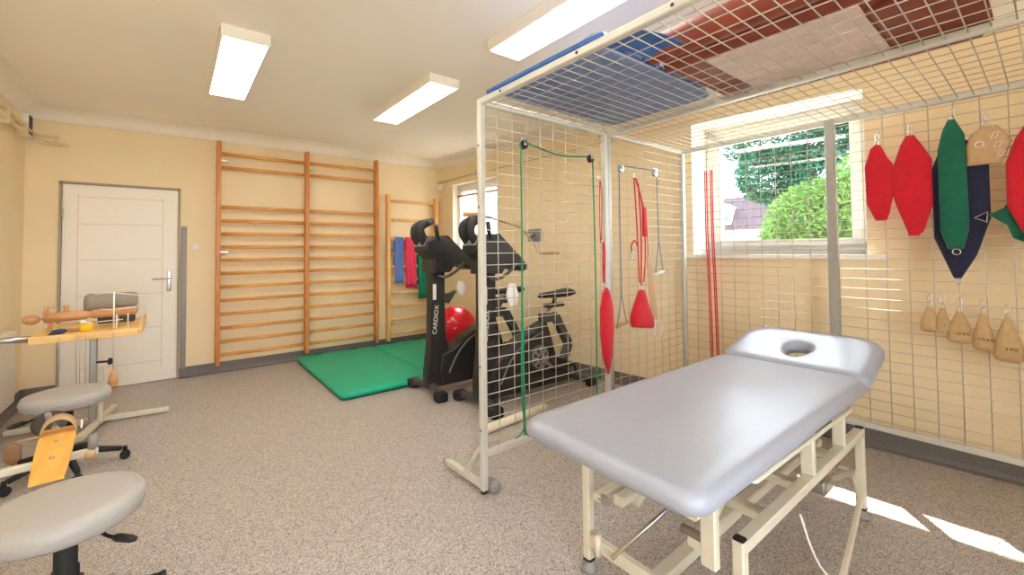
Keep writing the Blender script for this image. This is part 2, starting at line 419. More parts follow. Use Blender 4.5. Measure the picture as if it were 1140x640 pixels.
# door
dr = MB(); t = .018
dr.box((DX0, YB-.012, 0), (DX0+t, YB+.13, DZ)); dr.box((DX1-t, YB-.012, 0), (DX1, YB+.13, DZ)); dr.box((DX0, YB-.012, DZ-t), (DX1, YB+.13, DZ))
door = bpy.data.objects.new('door_1', None); COL.objects.link(door); door.location = ((DX0+DX1)/2, YB, 0); door['kind'] = 'structure'
part(dr, 'door_frame', M_doorfr, door)
part(MB().box((DX0+t+.003, YB+.018, .006), (DX1-t-.003, YB+.06, DZ-t-.003)), 'door_leaf', M_door, door)
gl = MB(); a, b = DX0+.13, DX1-.15
for z in (1.93, 1.66, 1.30, .94, .58, .22): gl.box((a, YB+.0155, z-.003), (b, YB+.0185, z+.003))
for x in (a, b): gl.box((x-.003, YB+.0155, .15), (x+.003, YB+.0185, 1.96))
part(gl, 'panel_groove', M_doorline, door)
hd = MB().box((-.052, YB+.004, .955), (-.018, YB+.018, 1.17), .004)
hd.tube([(-.035, YB+.01, 1.09), (-.035, YB-.045, 1.09), (-.05, YB-.052, 1.09), (-.17, YB-.052, 1.09)], .008)
part(hd, 'door_handle', M_steel, door)
hg = MB()
for z in (.3, 1.75): hg.tube([(DX0+.022, YB-.014, z-.05), (DX0+.022, YB-.014, z+.05)], .009)
part(hg, 'hinge', M_steel, door)
struct(MB().box((DX1+.004, YB-.012, .10), (DX1+.058, YB, 1.655), .003), 'trim_4', M_guard)

# windows
def wbox(mb, y0, y1, z0, z1, d0, d1):
    P = [wp(y, z, d) for d in (d0, d1) for z in (z0, z1) for y in (y0, y1)]
    return mb.add(P, [(0, 1, 3, 2), (4, 6, 7, 5), (0, 2, 6, 4), (1, 5, 7, 3), (0, 4, 5, 1), (2, 3, 7, 6)])
def window(n, Wn, d0, mull, sill_ext, sashw=.06):
    y0, y1, z0, z1 = Wn
    rt = bpy.data.objects.new('window_%d' % n, None); COL.objects.link(rt); rt.location = wp((y0+y1)/2, z0); rt['kind'] = 'structure'
    fr = MB(); fw = .07
    wbox(fr, y0, y0+fw, z0, z1, d0, d0+.07); wbox(fr, y1-fw, y1, z0, z1, d0, d0+.07)
    wbox(fr, y0, y1, z1-fw, z1, d0, d0+.07); wbox(fr, y0, y1, z0, z0+fw, d0, d0+.07)
    part(fr, 'window_frame', M_whitepl, rt)
    cuts = [y0+fw]+[m_ for m_ in mull]+[y1-fw]
    for i in range(len(cuts)-1):
        a, b = cuts[i], cuts[i+1]; sa = MB(); s_ = sashw
        wbox(sa, a, a+s_, z0+fw, z1-fw, d0-.02, d0+.05); wbox(sa, b-s_, b, z0+fw, z1-fw, d0-.02, d0+.05)
        wbox(sa, a, b, z1-fw-s_, z1-fw, d0-.02, d0+.05); wbox(sa, a, b, z0+fw, z0+fw+s_, d0-.02, d0+.05)
        so_ = part(sa, 'sash', M_whitepl, rt)
        g = MB(); wbox(g, a+s_, b-s_, z0+fw+s_, z1-fw-s_, d0+.01, d0+.016); part(g, 'pane', M_glass, so_)
        if i == 0 and n == 1:
            hn = MB(); q = wp(b-.03, 1.8, d0-.03); hn.tube([q, (q[0]-.035, q[1], q[2]), (q[0]-.04, q[1], q[2]-.1)], .008); part(hn, 'handle', M_whitepl, so_)
    sl = MB(); wbox(sl, y0-sill_ext, y1+sill_ext, z0-.035, z0, -.05, d0); part(sl, 'window_sill', M_white, rt)
    return rt
window(1, W1, .33, [], .10, .055)
window(2, W2, .10, [5.07], .04, .05)
for Wn, nm in ((W1, 'trim_5'), (W2, 'trim_6')):
    b = MB(); e = .004
    wbox(b, Wn[0]-.0, Wn[0]+e, Wn[2], Wn[3], -.004, .33); wbox(b, Wn[1]-e, Wn[1], Wn[2], Wn[3], -.004, .33); wbox(b, Wn[0], Wn[1], Wn[3]-e, Wn[3], -.004, .33)
    struct(b, nm, M_white)
# exterior sill, sheer curtain and rod of the small window
cr = MB(); n = 60; rows = []
for j, z in enumerate((2.16, 1.9, 1.6, 1.3)):
    rows.append([wp(4.68+(5.46-4.68)*i/n, z, .045+.014*math.sin(i*.9)+.004*math.sin(i*2.3+j)) for i in range(n+1)])
vs = [p for r_ in rows for p in r_]; fs = [(j*(n+1)+i, j*(n+1)+i+1, (j+1)*(n+1)+i+1, (j+1)*(n+1)+i) for j in range(3) for i in range(n)]
cur = thing('sheer_curtain', 'white sheer cafe curtain on a reddish rod in the small window behind the bikes', 'curtain', wp(5.07, 1.3, .045))
part(MB().add(vs, fs, True), 'curtain_cloth', M_sheer, cur)
part(MB().tube([wp(4.64, 2.17, .045), wp(5.50, 2.17, .045)], .016, 10), 'curtain_rod', mat('reddish_rod', (190, 110, 92), .5, var=.04), cur)

# ceiling lamps
M_lamp = emit('lit_diffuser', LAMP_COL, LAMP_EMIT)
def lamp(x, y0, label, L=1.24, wd=.27):
    t_ = thing('ceiling_light', label, 'ceiling light', (x, y0+L/2, ZC), 'surface mounted ceiling lights')
    b = MB(); z0, z1 = 2.686, ZC
    for a0, a1, c0, c1 in ((x-wd/2, x-wd/2+.012, y0, y0+L), (x+wd/2-.012, x+wd/2, y0, y0+L), (x-wd/2+.012, x+wd/2-.012, y0, y0+.012), (x-wd/2+.012, x+wd/2-.012, y0+L-.012, y0+L)):
        b.box((a0, c0, z0), (a1, c1, z1))
    b.box((x-wd/2+.012, y0+.012, z0+.03), (x+wd/2-.012, y0+L-.012, z1))
    part(b, 'lamp_housing', M_white, t_)
    part(MB().box((x-wd/2+.0125, y0+.0125, z0+.002), (x+wd/2-.0125, y0+L-.0125, z0+.028)), 'diffuser', M_lamp, t_)
lamp(.348, 3.11, 'lit rectangular ceiling light leftmost of those in view, above the floor before the door')
lamp(1.70, 3.00, 'lit rectangular ceiling light in the middle of the room, beyond the cage')
lamp(1.77, 1.07, 'lit rectangular ceiling light directly over the blue mat on the cage roof')
lamp(.348, 1.18, 'added ceiling light out of view, nearest the grey stool in the left foreground')  # added lamp, unseen above the frame, continues the grid and brightens the room

# vent, pipes, switch
vt = thing('wall_vent', 'small grey ventilation grille high on the left wall in the corner', 'vent', (XL, 5.84, 2.5))
b = MB().box((XL, 5.78, 2.46), (XL+.05, 5.91, 2.65), .003)
part(b, 'grille_frame', M_whitepl, vt)
b = MB()
for k in range(9): b.box((XL+.05, 5.79, 2.472+k*.0195), (XL+.055, 5.90, 2.485+k*.0195))
part(b, 'slat', M_darkgrey, vt)
hp = thing('heating_pipe', 'pair of cream painted pipes high on the left wall turning onto the back wall', 'pipe', (XL+.05, 5.0, 2.4))
for dz, r_, o in ((0, .018, 0), (.07, .015, .0)):
    x0 = XL+.05
    part(MB().tube(smooth_path([(x0, -1.5, 2.50+dz), (x0, 2, 2.48+dz), (x0, 5.4, 2.44+dz), (x0, 5.80, 2.435+dz), (x0+.03, 5.87, 2.43+dz), (x0+.08, YB-.04, 2.42+dz), (x0+.2-dz, YB-.04, 2.42+dz), (x0+.23-dz, YB, 2.42+dz)], 5), r_, 10), 'pipe_run', M_pipe, hp)
b = MB()
for y in (4.6, 5.1, 5.6): b.box((XL, y, 2.40), (XL+.075, y+.03, 2.53), .006)
part(b, 'pipe_clamp', M_pipe, hp)
pc = thing('wall_conduit', 'thin beige pipe with a small junction box along the window wall above the small window', 'pipe', wp(5.9, 2.42, -.02))
part(MB().tube([wp(5.93, 2.42, -.022), wp(4.5, 2.45, -.022), wp(1.9, 2.5, -.022)], .011, 8), 'pipe_run', M_pipe, pc)
part(MB().box((wx(5.85)-.05, 5.80, 2.29), (wx(5.85)-.0, 5.92, 2.39), .006), 'junction_box', M_white, pc)
sw = thing('light_switch', 'round white light switch on the wall between door and wall bars', 'switch', (.19, YB, 1.42))
part(MB().lathe([(.034, 0), (.034, .006), (.028, .012), (.022, .014)], (.19, YB, 1.42), (0, -1, 0)), 'switch_plate', M_whitepl, sw)
part(MB().box((.175, YB-.02, 1.405), (.205, YB-.012, 1.435), .003), 'rocker', M_whitepl, sw)

# radiator
rd = thing('radiator', 'white panel radiator on the left wall beside the grey stools', 'radiator', (XL+.06, 4.3, .2))
part(MB().box((XL+.04, 3.3, .16), (XL+.10, 5.27, .72), .02), 'radiator_panel', M_white, rd)
part(MB().box((XL+.035, 3.29, .70), (XL+.105, 5.28, .745), .01), 'radiator_grille', M_white, rd)
b = MB()
for y in (3.6, 5.0): b.box((XL, y, .3), (XL+.042, y+.04, .6))
part(b, 'bracket', M_white, rd)

# ================================================================ OUTSIDE
struct(MB().box((-30, -40, -1.2), (60, 40, -1.0)), 'ground_outside', mat('pale_gravel', (206, 200, 180), .9, var=.1, scale=3))
hs = thing('house', 'pale house with purple-brown roof and small white dormer seen through the window', 'house', (21, 10, -1))
part(MB().box((20, 4, -1), (27, 11.4, 2.25)), 'wall', mat('pale_render', (170, 160, 156), .8, var=.02), hs)
rf = MB().loft([[(19.7, 3.8, 2.2), (19.7, 11.5, 2.2), (27.3, 11.5, 2.2), (27.3, 3.8, 2.2)], [(20.6, 4.2, 3.75), (20.6, 9.9, 3.75), (26, 9.9, 3.75), (26, 4.2, 3.75)]], True, False)
part(rf, 'roof', mat('purple_brown_tiles', (52, 40, 48), .8, var=.12, scale=6, bump=.3, bscale=10), hs)
dm = MB().box((19.75, 9.05, 2.45), (20.7, 10.0, 3.2)).loft([[(19.7, 8.98, 3.2), (19.7, 10.07, 3.2), (20.8, 10.07, 3.2), (20.8, 8.98, 3.2)], [(19.75, 9.3, 3.4), (19.75, 9.75, 3.4), (20.8, 9.75, 3.4), (20.8, 9.3, 3.4)]], True, False)
dmo = part(dm, 'dormer', mat('white_dormer', (245, 243, 240), .6, var=.01), hs)
pn = MB()
for y in (9.12, 9.42, 9.72): pn.box((19.73, y, 2.55), (19.76, y+.22, 3.08))
part(pn, 'dormer_pane', mat('blue_grey_pane', (60, 80, 110), .2, var=.05), dmo)
def tree(name, label, blobs, nleaf, leafcol, size, trunk):
    t_ = thing(name, label, 'tree', trunk[0])
    part(MB().tube([trunk[0], trunk[1], trunk[2]], [.12, .09, .03], 10), 'trunk', mat('bark', (96, 78, 60), .9, var=.2, scale=12, bump=.4, bscale=20), t_)
    mb = MB(); vs = []; fs = []
    for (c, rad, k) in blobs:
        for i in range(int(nleaf*k)):
            d = Vector((random.gauss(0, 1), random.gauss(0, 1), random.gauss(0, 1))).normalized()*random.uniform(.55, 1)**.6
            p = Vector((c[0]+d.x*rad[0], c[1]+d.y*rad[1], c[2]+d.z*rad[2]))
            a = Vector((random.gauss(0, 1), random.gauss(0, 1), random.gauss(0, 1))).normalized(); b_ = a.orthogonal().normalized()
            s_ = size*random.uniform(.6, 1.3); o = len(vs)
            vs += [p-a*s_, p+b_*s_*.45, p+a*s_, p-b_*s_*.45]; fs.append((o, o+1, o+2, o+3))
    me = bpy.data.meshes.new('foliage'); off = Vector(trunk[0]); me.from_pydata([tuple(v-off) for v in vs], [], fs); me.materials.append(leafcol)
    o = bpy.data.objects.new('foliage', me); COL.objects.link(o); o.parent = t_
def leaf_mat(name, rgb, tr):
    M = sheer_mat(name, lin(rgb), tr, 0.0); nt = M.node_tree
    tc = nt.nodes.new('ShaderNodeTexCoord'); n_ = nt.nodes.new('ShaderNodeTexNoise'); n_.inputs['Scale'].default_value = 3
    nt.links.new(tc.outputs['Object'], n_.inputs['Vector'])
    cr_ = nt.nodes.new('ShaderNodeValToRGB'); c = lin(rgb)
    cr_.color_ramp.elements[0].position = .3; cr_.color_ramp.elements[1].position = .7
    cr_.color_ramp.elements[0].color = (*tuple(x*.6 for x in c), 1); cr_.color_ramp.elements[1].color = (*tuple(min(1, x*1.3) for x in c), 1)
    nt.links.new(n_.outputs['Fac'], cr_.inputs['Fac'])
    for nd in nt.nodes:
        if nd.type in ('BSDF_DIFFUSE', 'BSDF_TRANSLUCENT'): nt.links.new(cr_.outputs['Color'], nd.inputs[0])
    return M
tree('evergreen_tree', 'dark green tree filling the top of the big window', [((12.5, 4.0, 4.3), (1.2, 1.9, 1.0), 1), ((12.5, 4.6, 3.3), (1.0, .9, .8), .5), ((12.6, 3.0, 3.2), (1.2, 1.5, 1.6), 1)], 9000, leaf_mat('dark_leaf', (46, 92, 72), .3), .075, ((12.5, 3.4, -1), (12.5, 3.4, 2), (12.5, 3.8, 4)))
tree('leafy_bush', 'bright yellow-green bush below the dark tree in the big window', [((10.0, 2.75, 1.6), (.9, 1.15, 1.15), 1), ((9.8, 1.6, 2.0), (.9, 1.2, 1.3), 1), ((10, 3.3, 1.1), (.9, .8, .8), .5)], 7500, leaf_mat('bright_leaf', (84, 116, 58), .4), .065, ((10, 2.4, -1), (10, 2.4, .4), (10, 2.5, 1.6)))

# ================================================================ WALL BARS
def ladder(name, label, ups, rung_z, z0, z1, mu, mr, yw, rr_, xr):
    t_ = thing(name, label, 'wall bars', ((ups[0]+ups[-1])/2, YB, 0))
    for x, w_ in ups_w(ups, xr): part(MB().box((x-w_/2, yw-.075, z0), (x+w_/2, yw+.02, z1), .006), 'upright', mu, t_)
    for i in range(len(ups)-1):
        for z in rung_z: 
            r0 = MB()
            prof = rrect(-.013, -.020, .013, .020, .009, 3)
            r0.loft([[(x, yw-.025+a_, z+b_) for a_, b_ in prof] for x in (ups[i]+.01, ups[i+1]-.01)], True, True)
            part(r0, 'rung', mr, t_)
    br = MB()
    for x in ups:
        for z in (2.42, 1.37, .33):
            if z < z1-.1: br.box((x-.01, yw+.015, z-.008), (x+.10 if x != ups[-1] else x+.03, YB, z+.008))
    part(br, 'wall_bracket', M_steel, t_)
    return t_
def ups_w(ups, w_): return [(x, w_) for x in ups]
RZ = [2.49, 2.335, 1.88, 1.726, 1.574, 1.427, 1.28, 1.127, .975, .822, .668, .51, .358, .208]
ladder('wall_bars', 'large double varnished wooden wall bars mounted to the right of the door', [.395, 1.32, 2.215], RZ, .10, 2.63, M_bars, M_rung, YB-.07, .016, .042)
ladder('wall_bars', 'smaller pale wooden wall bars in the corner with bands hung over them', [2.385, 3.14], [2.08, 1.81, 1.54, 1.33, 1.14, .955, .77, .58, .39, .19], .10, 2.17, M_bars2, M_bars2, YB-.07, .016, .045)
def band(name, label, x0, x1, z0, z1, m_, wav=0.004, cat='exercise band'):
    yc = YB-.095; pts = []; n_ = 14; mb = MB(); lay = []
    path = [(yc-.022, z0)]+[(yc-.022-.002*math.sin(k), z0+(z1-.02-z0)*k/8) for k in range(1, 8)]+[(yc-.022, z1-.02), (yc-.016, z1), (yc, z1+.008), (yc+.016, z1), (yc+.02, z1-.02)]+[(yc+.02, z1-.02-(z1-z0)*.22*k) for k in range(1, 4)]
    vs = []; m2 = len(path)
    for o in (0, .006):
        for i in range(n_+1):
            f = i/n_
            for j, (py, pz) in enumerate(path):
                k = 1 if j < 10 else -1
                vs.append((x0+(x1-x0)*f+.004*math.sin(j*.9+i), py-k*o+wav*math.sin(f*19+j*.25), pz-.004*math.sin(f*9)*(j == 0)))
    N = (n_+1)*m2; fs = []
    for i in range(n_):
        for j in range(m2-1):
            a_ = i*m2+j; fs += [(a_, a_+1, a_+m2+1, a_+m2), (N+a_, N+a_+m2, N+a_+m2+1, N+a_+1)]
    for j in range(m2-1):
        for a_ in (j, n_*m2+j): fs.append((a_, a_+1, N+a_+1, N+a_))
    for i in range(n_):
        for a_ in (i*m2, i*m2+m2-1): fs.append((a_, a_+m2, N+a_+m2, N+a_))
    mb.add(vs, fs, True)
    o = mb.build(name, m_, None, origin=((x0+x1)/2, yc, z1)); tag(o, label, cat, 'bands hung over the small wall bars')
band('exercise_band', 'blue exercise band hung over the small wall bars', 2.478, 2.605, .905, 1.558, M_blue)
band('exercise_band', 'pink crumpled exercise band hung over the small wall bars', 2.64, 2.815, .83, 1.558, M_pink, .013)
band('exercise_band', 'dark green exercise band hung over the small wall bars behind the bike', 2.84, 3.03, .66, 1.348, M_greenb)

# ================================================================ GREEN MATS
def gym_mat(x0, x1, y0, y1, label):
    t_ = thing('gym_mat', label, 'mat', ((x0+x1)/2, (y0+y1)/2, 0), 'green gym mats in front of the wall bars')
    rings = []
    for ins, z in ((.02, .012), (.006, .018), (0, .03), (0, .042), (.006, .054), (.022, .062), (.2, .066)):
        rings.append([(x, y, z) for x, y in rrect(x0+ins, y0+ins, x1-ins, y1-ins, .05, 4)])
    part(MB().loft(rings, True, True), 'mat_cover', M_mat, t_)
    part(MB().loft([[(x, y, z) for x, y in rrect(x0+.012, y0+.012, x1-.012, y1-.012, .05, 4)] for z in (.0, .012)], True, False), 'underside', M_matside, t_)
    h = MB()
    for x in (x0+.25, x1-.25): h.tube(smooth_path([(x-.05, y1-.02, .064), (x-.03, y1-.05, .072), (x+.03, y1-.05, .072), (x+.05, y1-.02, .064)], 4), .007, 6)
    part(h, 'carry_strap', M_matside, t_)
gym_mat(1.205, 2.16, 4.03, 5.87, 'green gym mat before the double wall bars, left of the seam')
gym_mat(2.165, 3.09, 4.10, 5.87, 'green gym mat before the small wall bars, partly behind the exercise bike')

# ================================================================ BALL
bl = thing('exercise_ball', 'glossy red exercise ball behind the exercise bikes', 'ball', (3.0, 5.03, 0))
BZ = .285+.066
bo = MB().sphere((3.0-.12, 4.86, BZ+.0), .285, 48); 
bl.location = (2.88, 4.86, .066)
part(bo, 'ball_skin', M_redball, bl)
M_ring = mat('red_ring', (180, 10, 30), .3, var=.03)
rg = MB()
for z in (-.1, 0, .1):
    rr_ = math.sqrt(.285**2-z*z)+.001; rg.tube([(2.88+rr_*math.cos(a/24*PI), 4.86+rr_*math.sin(a/24*PI), BZ+z) for a in range(48)], .0025, 5, closed=True)
part(rg, 'groove_ring', M_ring, bl)

# ================================================================ EXERCISE BIKE
def bike(x0, y0, label, shiny):
    R_ = bpy.data.objects.new('exercise_bike', None); COL.objects.link(R_); tag(R_, label, 'exercise bike', 'black exercise bikes beyond the cage')
    def pr(poly, y_0, y_1, bev=.012): return MB().prism(poly, lambda p: (p[0], y_0, p[1]), lambda p: (p[0], y_1, p[1]), bev)
    # front and rear stabilisers
    f = MB().tube(smooth_path([(-.03, -.27, .05), (.0, -.1, .07), (.0, .1, .07), (-.03, .27, .05)], 4), .035, 12); f.build('front_stabiliser', M_bikegry, R_)
    for s_ in (-1, 1):
        c = MB().box((-.085, s_*.275-.05, .0), (.03, s_*.275+.05, .085), .022); c.build('end_cap', M_rubber, R_)
        c = MB().box((1.13, s_*.23-.04, 0), (1.25, s_*.23+.04, .075), .02); c.build('end_cap', M_rubber, R_)
    MB().tube([(1.19, -.24, .045), (1.19, .24, .045)], .03, 12).build('rear_stabiliser', M_bikegry, R_)
    # mast
    mast = [(-.04, .06), (.26, .05), (.22, .30), (.16, .52), (.15, .85), (.15, 1.2), (.0, 1.2), (.0, .85), (-.01, .48), (-.045, .2)]
    mo = pr(mast, -.055, .055, .02).build('mast', M_bikeblk, R_)
    text_mesh('CARDIOX', .062, frame_mtx((.045, -.0565, .70), (.10, 0, 1), (-1, 0, .10)), M_whitepl, 'lettering', mo)
    pr([(.015, .89), (.05, .89), (.05, 1.04), (.015, 1.04)], -.0585, -.054, .001).build('pale_sticker', M_whitepl, mo)
    # body shell
    body = [(.05, .07), (1.10, .06), (1.06, .25), (1.13, .39), (.95, .70), (.66, .70), (.60, .60), (.50, .56), (.37, .485), (.26, .36), (.16, .20)]
    outer = [(.10, .06), (1.08, .06), (1.0, .27), (.86, .31), (.80, .50), (.74, .66), (.62, .62), (.50, .57), (.36, .50), (.22, .40), (.10, .36), (.08, .2)]
    pr(outer, -.085, .085, .03).build('body_shell', M_bikeblk, R_)
    # rear loop frame
    lp = [(.72, .69), (.92, .69), (1.10, .395), (1.03, .25), (.98, .13)]
    MB().loft([[(p[0]+o*.0, y, p[1]+q) for y, q in ((-.045, -.03), (.045, -.03), (.045, .03), (-.045, .03))] for p, o in zip(lp, range(5))], True, False)
    l2 = MB()
    for i in range(len(lp)-1): l2.beam((lp[i][0], 0, lp[i][1]), (lp[i+1][0], 0, lp[i+1][1]), .09, .065, up=(0, 1, 0))
    l2.build('seat_tube_frame', M_bikegry, R_)
    # silver trim strip on shell
    for y in (-.089, .089):
        MB().tube(smooth_path([(.17, y, .18), (.26, y, .34), (.38, y, .46), (.52, y, .53), (.68, y, .58)], 5), [.008]*20+[.005], 6).build('trim_strip', M_bikegry2, R_)
    # crank disc, cranks, pedals
    cx, cz = .62, .345
    for s_ in (-1, 1):
        d = MB().lathe([(.115, .0), (.115, .012), (.10, .022), (.03, .026)], (cx, s_*.085, cz), (0, s_, 0), 28).build('crank_cover', M_bikegry, R_)
        sp = MB()
        for k in range(8):
            a = k*PI/4; sp.beam((cx+.03*math.cos(a), s_*.112, cz+.03*math.sin(a)), (cx+.09*math.cos(a), s_*.106, cz+.09*math.sin(a)), .022, .006, up=(0, 1, 0))
        sp.tube([(cx+.095*math.cos(a*PI/16), s_*.103, cz+.095*math.sin(a*PI/16)) for a in range(32)], .007, 6, closed=True)
        sp.build('silver_spoke_ring', M_bikesil, d)
        ax = math.radians(-40 if s_ < 0 else 140)
        p1 = (cx+.165*math.cos(ax), s_*.135, cz+.165*math.sin(ax))
        MB().beam((cx, s_*.13, cz), p1, .03, .016, up=(0, 1, 0)).build('crank_arm', M_steel, R_)
        MB().box((p1[0]-.055, p1[1]+s_*.01, p1[2]-.014), (p1[0]+.055, p1[1]+s_*.10, p1[2]+.014), .008).build('pedal', M_rubber, R_)
    # seat
    MB().tube([(.80, 0, .66), (.86, 0, .80)], .026, 12).build('seat_post', M_steel, R_)
    MB().box((.77, -.03, .695), (.93, .03, .725), .008).build('seat_clamp', M_bikeblk, R_)
    MB().box((.79, -.045, .785), (1.02, .045, .825), .014).build('seat_slider', M_bikeblk, R_)
    MB().tube([(.90, 0, .82), (.92, 0, .87)], .022, 10).build('seat_stem', M_bikeblk, R_)
    rings = []
    for x, hw, zc, h in ((.70, .02, .905, .012), (.73, .04, .91, .026), (.82, .055, .91, .03), (.93, .10, .91, .034), (1.03, .125, .915, .038), (1.10, .12, .925, .036), (1.14, .08, .925, .02)):
        rings.append([(x, hw*math.cos(a*PI/8), zc+h*math.sin(a*PI/8)) for a in range(16)])
    MB().loft(rings).build('saddle', M_rubber, R_)
    # console
    con = [(-.10, 1.36), (-.07, 1.455), (.04, 1.50), (.13, 1.505), (.30, 1.37), (.46, 1.225), (.455, 1.18), (.42, 1.165), (.24, 1.235), (.17, 1.15), (-.01, 1.15), (-.01, 1.28)]
    co = pr([(x, z) for x, z in con], -.13, .13, .03).build('console', M_bikeblk, R_)
    # display on the rider side face
    a_ = Vector((.15, 0, 1.498)); b_ = Vector((.43, 0, 1.257)); nn = Vector((.241, 0, .28)).normalized()
    ds = MB(); q = [a_+nn*.003+Vector((0, -.10, 0)), a_+nn*.003+Vector((0, .10, 0)), b_+nn*.003+Vector((0, .10, 0)), b_+nn*.003+Vector((0, -.10, 0))]
    ds.loft([[p for p in q], [p+nn*.006 for p in q]], True, False); ds.build('display', M_screen, co)
    ds = MB().loft([[(x, y, z) for x, z in ((-.105, 1.40), (-.075, 1.46), (-.02, 1.485), (-.03, 1.46), (-.07, 1.40))] for y in (-.10, .10)], True, False); ds.build('console_trim', M_bikesil, co)
    # curled handlebars
    for s_ in (-1, 1):
        pth = smooth_path([(.02, s_*.055, 1.36), (-.06, s_*.06, 1.42), (-.115, s_*.065, 1.50), (-.11, s_*.065, 1.575), (-.05, s_*.06, 1.62), (.015, s_*.055, 1.64)], 5)
        ho_ = MB().tube(pth, [.036]*(len(pth)-6)+[.036, .035, .034, .032, .03, .024], 12).build('handlebar', M_rubber, R_)
        MB().tube([(-.045, s_*.06, 1.622), (.012, s_*.055, 1.642)], [.0375, .030], 12).build('grip_pad', M_bikegry, ho_)
        MB().tube([(.05, s_*.11, 1.44), (.015, s_*.14, 1.53), (.0, s_*.15, 1.60)], [.016, .02, .018], 10).build('upright_grip', M_rubber, R_)
        pth = smooth_path([(.05, s_*.10, 1.12), (.10, s_*.15, 1.11), (.20, s_*.17, 1.16), (.30, s_*.15, 1.235)], 5)
        MB().tube(pth, .014, 10).build('pulse_grip', M_bikegry, R_)
    MB().tube([(-.06, -.11, 1.42), (-.06, .11, 1.42)], .018, 10).build('grip_crossbar', M_bikeblk, R_)
    # bottle holder fin
    pr([(.14, .88), (.20, .84), (.29, .96), (.22, .93), (.14, .95)], -.045, .045, .008).build('bottle_cage', M_bikegry, R_)
    # transport handle at the back
    MB().tube(smooth_path([(1.06, 0, .10), (1.12, 0, .17), (1.18, 0, .165), (1.21, 0, .08)], 4), .014, 8).build('rear_handle', M_bikeblk, R_)
    R_.location = (x0, y0, 0)
    return R_
bike(1.93, 3.74, 'black exercise bike beside the green mats, nearer the wall bars and red ball', 1)
bike(2.09, 3.12, 'black exercise bike directly behind the cage mesh with its saddle seen through it', 0)
# water bottle shaped bag hung on bike omitted parts: small white cloth
o = MB().pad([(2.19, 1.00), (2.22, .93), (2.27, .91), (2.30, .99), (2.27, 1.05), (2.22, 1.06)], lambda p, d: (p[0], 3.66+d, p[1]), .03).build('paper_sheet', M_whitepl, None)
tag(o, 'crumpled white paper tucked into the holder of the left exercise bike', 'paper')
o = MB().pad([(2.30, .96), (2.34, .85), (2.42, .86), (2.44, .95), (2.40, 1.06), (2.33, 1.07)], lambda p, d: (p[0], 3.00+d, p[1]), .03).build('paper_sheet', M_whitepl, None)
tag(o, 'crumpled white paper tucked into the holder of the bike behind the mesh', 'paper')
o = MB().tube([(1.83, 2.645, .032), (2.47, 2.70, .032)], .032, 16).build('foam_pole', mat('cream_foam', (236, 228, 208), .7, var=.04), None, origin=(2.1, 2.67, 0))
tag(o, 'cream padded pole lying on the floor behind the cage mesh', 'pole')

# wall mounted arm exerciser
ex = thing('arm_exerciser', 'shoulder exerciser on the window wall with grey plate and wooden grips', 'exerciser', wp(3.9, 1.2))
q = Vector(wp(3.895, 1.535, -.012))
part(MB().box((q.x-.012, q.y-.12, 1.455), (q.x+.012, q.y+.12, 1.615), .006), 'plate', M_plug, ex)
part(MB().tube([(q.x, q.y, 1.54), (q.x-.12, q.y, 1.54)], .022, 12), 'hub', M_steel, ex)
h0 = Vector((q.x-.12, q.y, 1.54))
part(MB().tube([h0, (2.93, 3.55, 1.60), (2.52, 3.42, 1.66), (2.30, 3.40, 1.70)], .012, 10), 'arm', M_steel, ex)
part(MB().tube([h0, (3.12, 3.55, 1.42), (3.08, 3.42, 1.33)], .012, 10), 'arm', M_steel, ex)
part(MB().tube([(3.08, 3.42, 1.325), (3.25, 3.30, 1.325)], .018, 12), 'wooden_grip', M_turned, ex)
part(MB().tube([(2.30, 3.40, 1.70), (2.14, 3.44, 1.70)], .022, 12), 'wooden_grip', M_turned, ex)

# ================================================================ CAGE
XC0, XC1, XC2 = 1.372, 2.468, 3.50
YC, YM, YN_ = 2.01, .925, -.14
ZT = 2.20
cg = thing('suspension_cage', 'large grey steel mesh therapy cage standing around the treatment table', 'cage', (XC0, YC, 0))
def post(x, y, z0=.06, w_=.038, m_=M_cage, z1=ZT+.015): part(MB().beam((x, y, z0), (x, y, z1), w_, w_, bev=.003), 'post', m_, cg)
post(XC0, YC, .02)
post(XC1-.012, YC, .02, .036); post(XC1+.028, YC+.002, .02, .034, M_zinc)
post(XC2, YC, .02, .04); part(MB().beam((XC2, YM, .02), (XC2, YM, ZT+.015), .04, .058, up=(0, 1, 0)), 'post', M_zinc, cg)
post(XC2, YN_, .02, .04)
for (a_, b_) in (((XC0, YC), (XC2, YC)), ((XC2, YC), (XC2, YN_)), ((XC0, YC), (XC0, YN_)), ((XC1+.01, YC), (XC1+.01, YN_)), ((XC0, YN_), (XC2, YN_))):
    part(MB().beam((a_[0], a_[1], ZT), (b_[0], b_[1], ZT), .036, .036), 'top_beam', M_cage, cg)
part(MB().beam((XC0, YC, .215), (XC1, YC, .215), .032, .036), 'bottom_rail', M_cage, cg)
part(MB().beam((XC1, YC, .215), (XC2, YC, .215), .032, .036), 'bottom_rail', M_cage, cg)
part(MB().beam((XC2, YC, .215), (XC2, YN_, .215), .032, .036), 'bottom_rail', M_cage, cg)
WR = .0026
def mesh_panel(o, e1, n1, s1, e2, n2, s2, L1, L2):
    o = Vector(o); e1 = Vector(e1); e2 = Vector(e2); mb = MB(); nn = e1.cross(e2).normalized()
    k = 0
    while s1*(k+n1) < L1:
        p = o+e1*s1*(k+n1); mb.tube([p, p+e2*L2], WR, 5, smooth=True); k += 1
    k = 0
    while s2*(k+n2) < L2:
        p = o+e2*s2*(k+n2)+nn*WR*1.8; mb.tube([p, p+e1*L1], WR, 5, smooth=True); k += 1
    return mb
part(mesh_panel((XC0, YC, .22), (1, 0, 0), 1.0, .1135, (0, 0, 1), .8, .0665, XC1-XC0-.02, ZT-.22), 'mesh_panel', M_wire, cg)
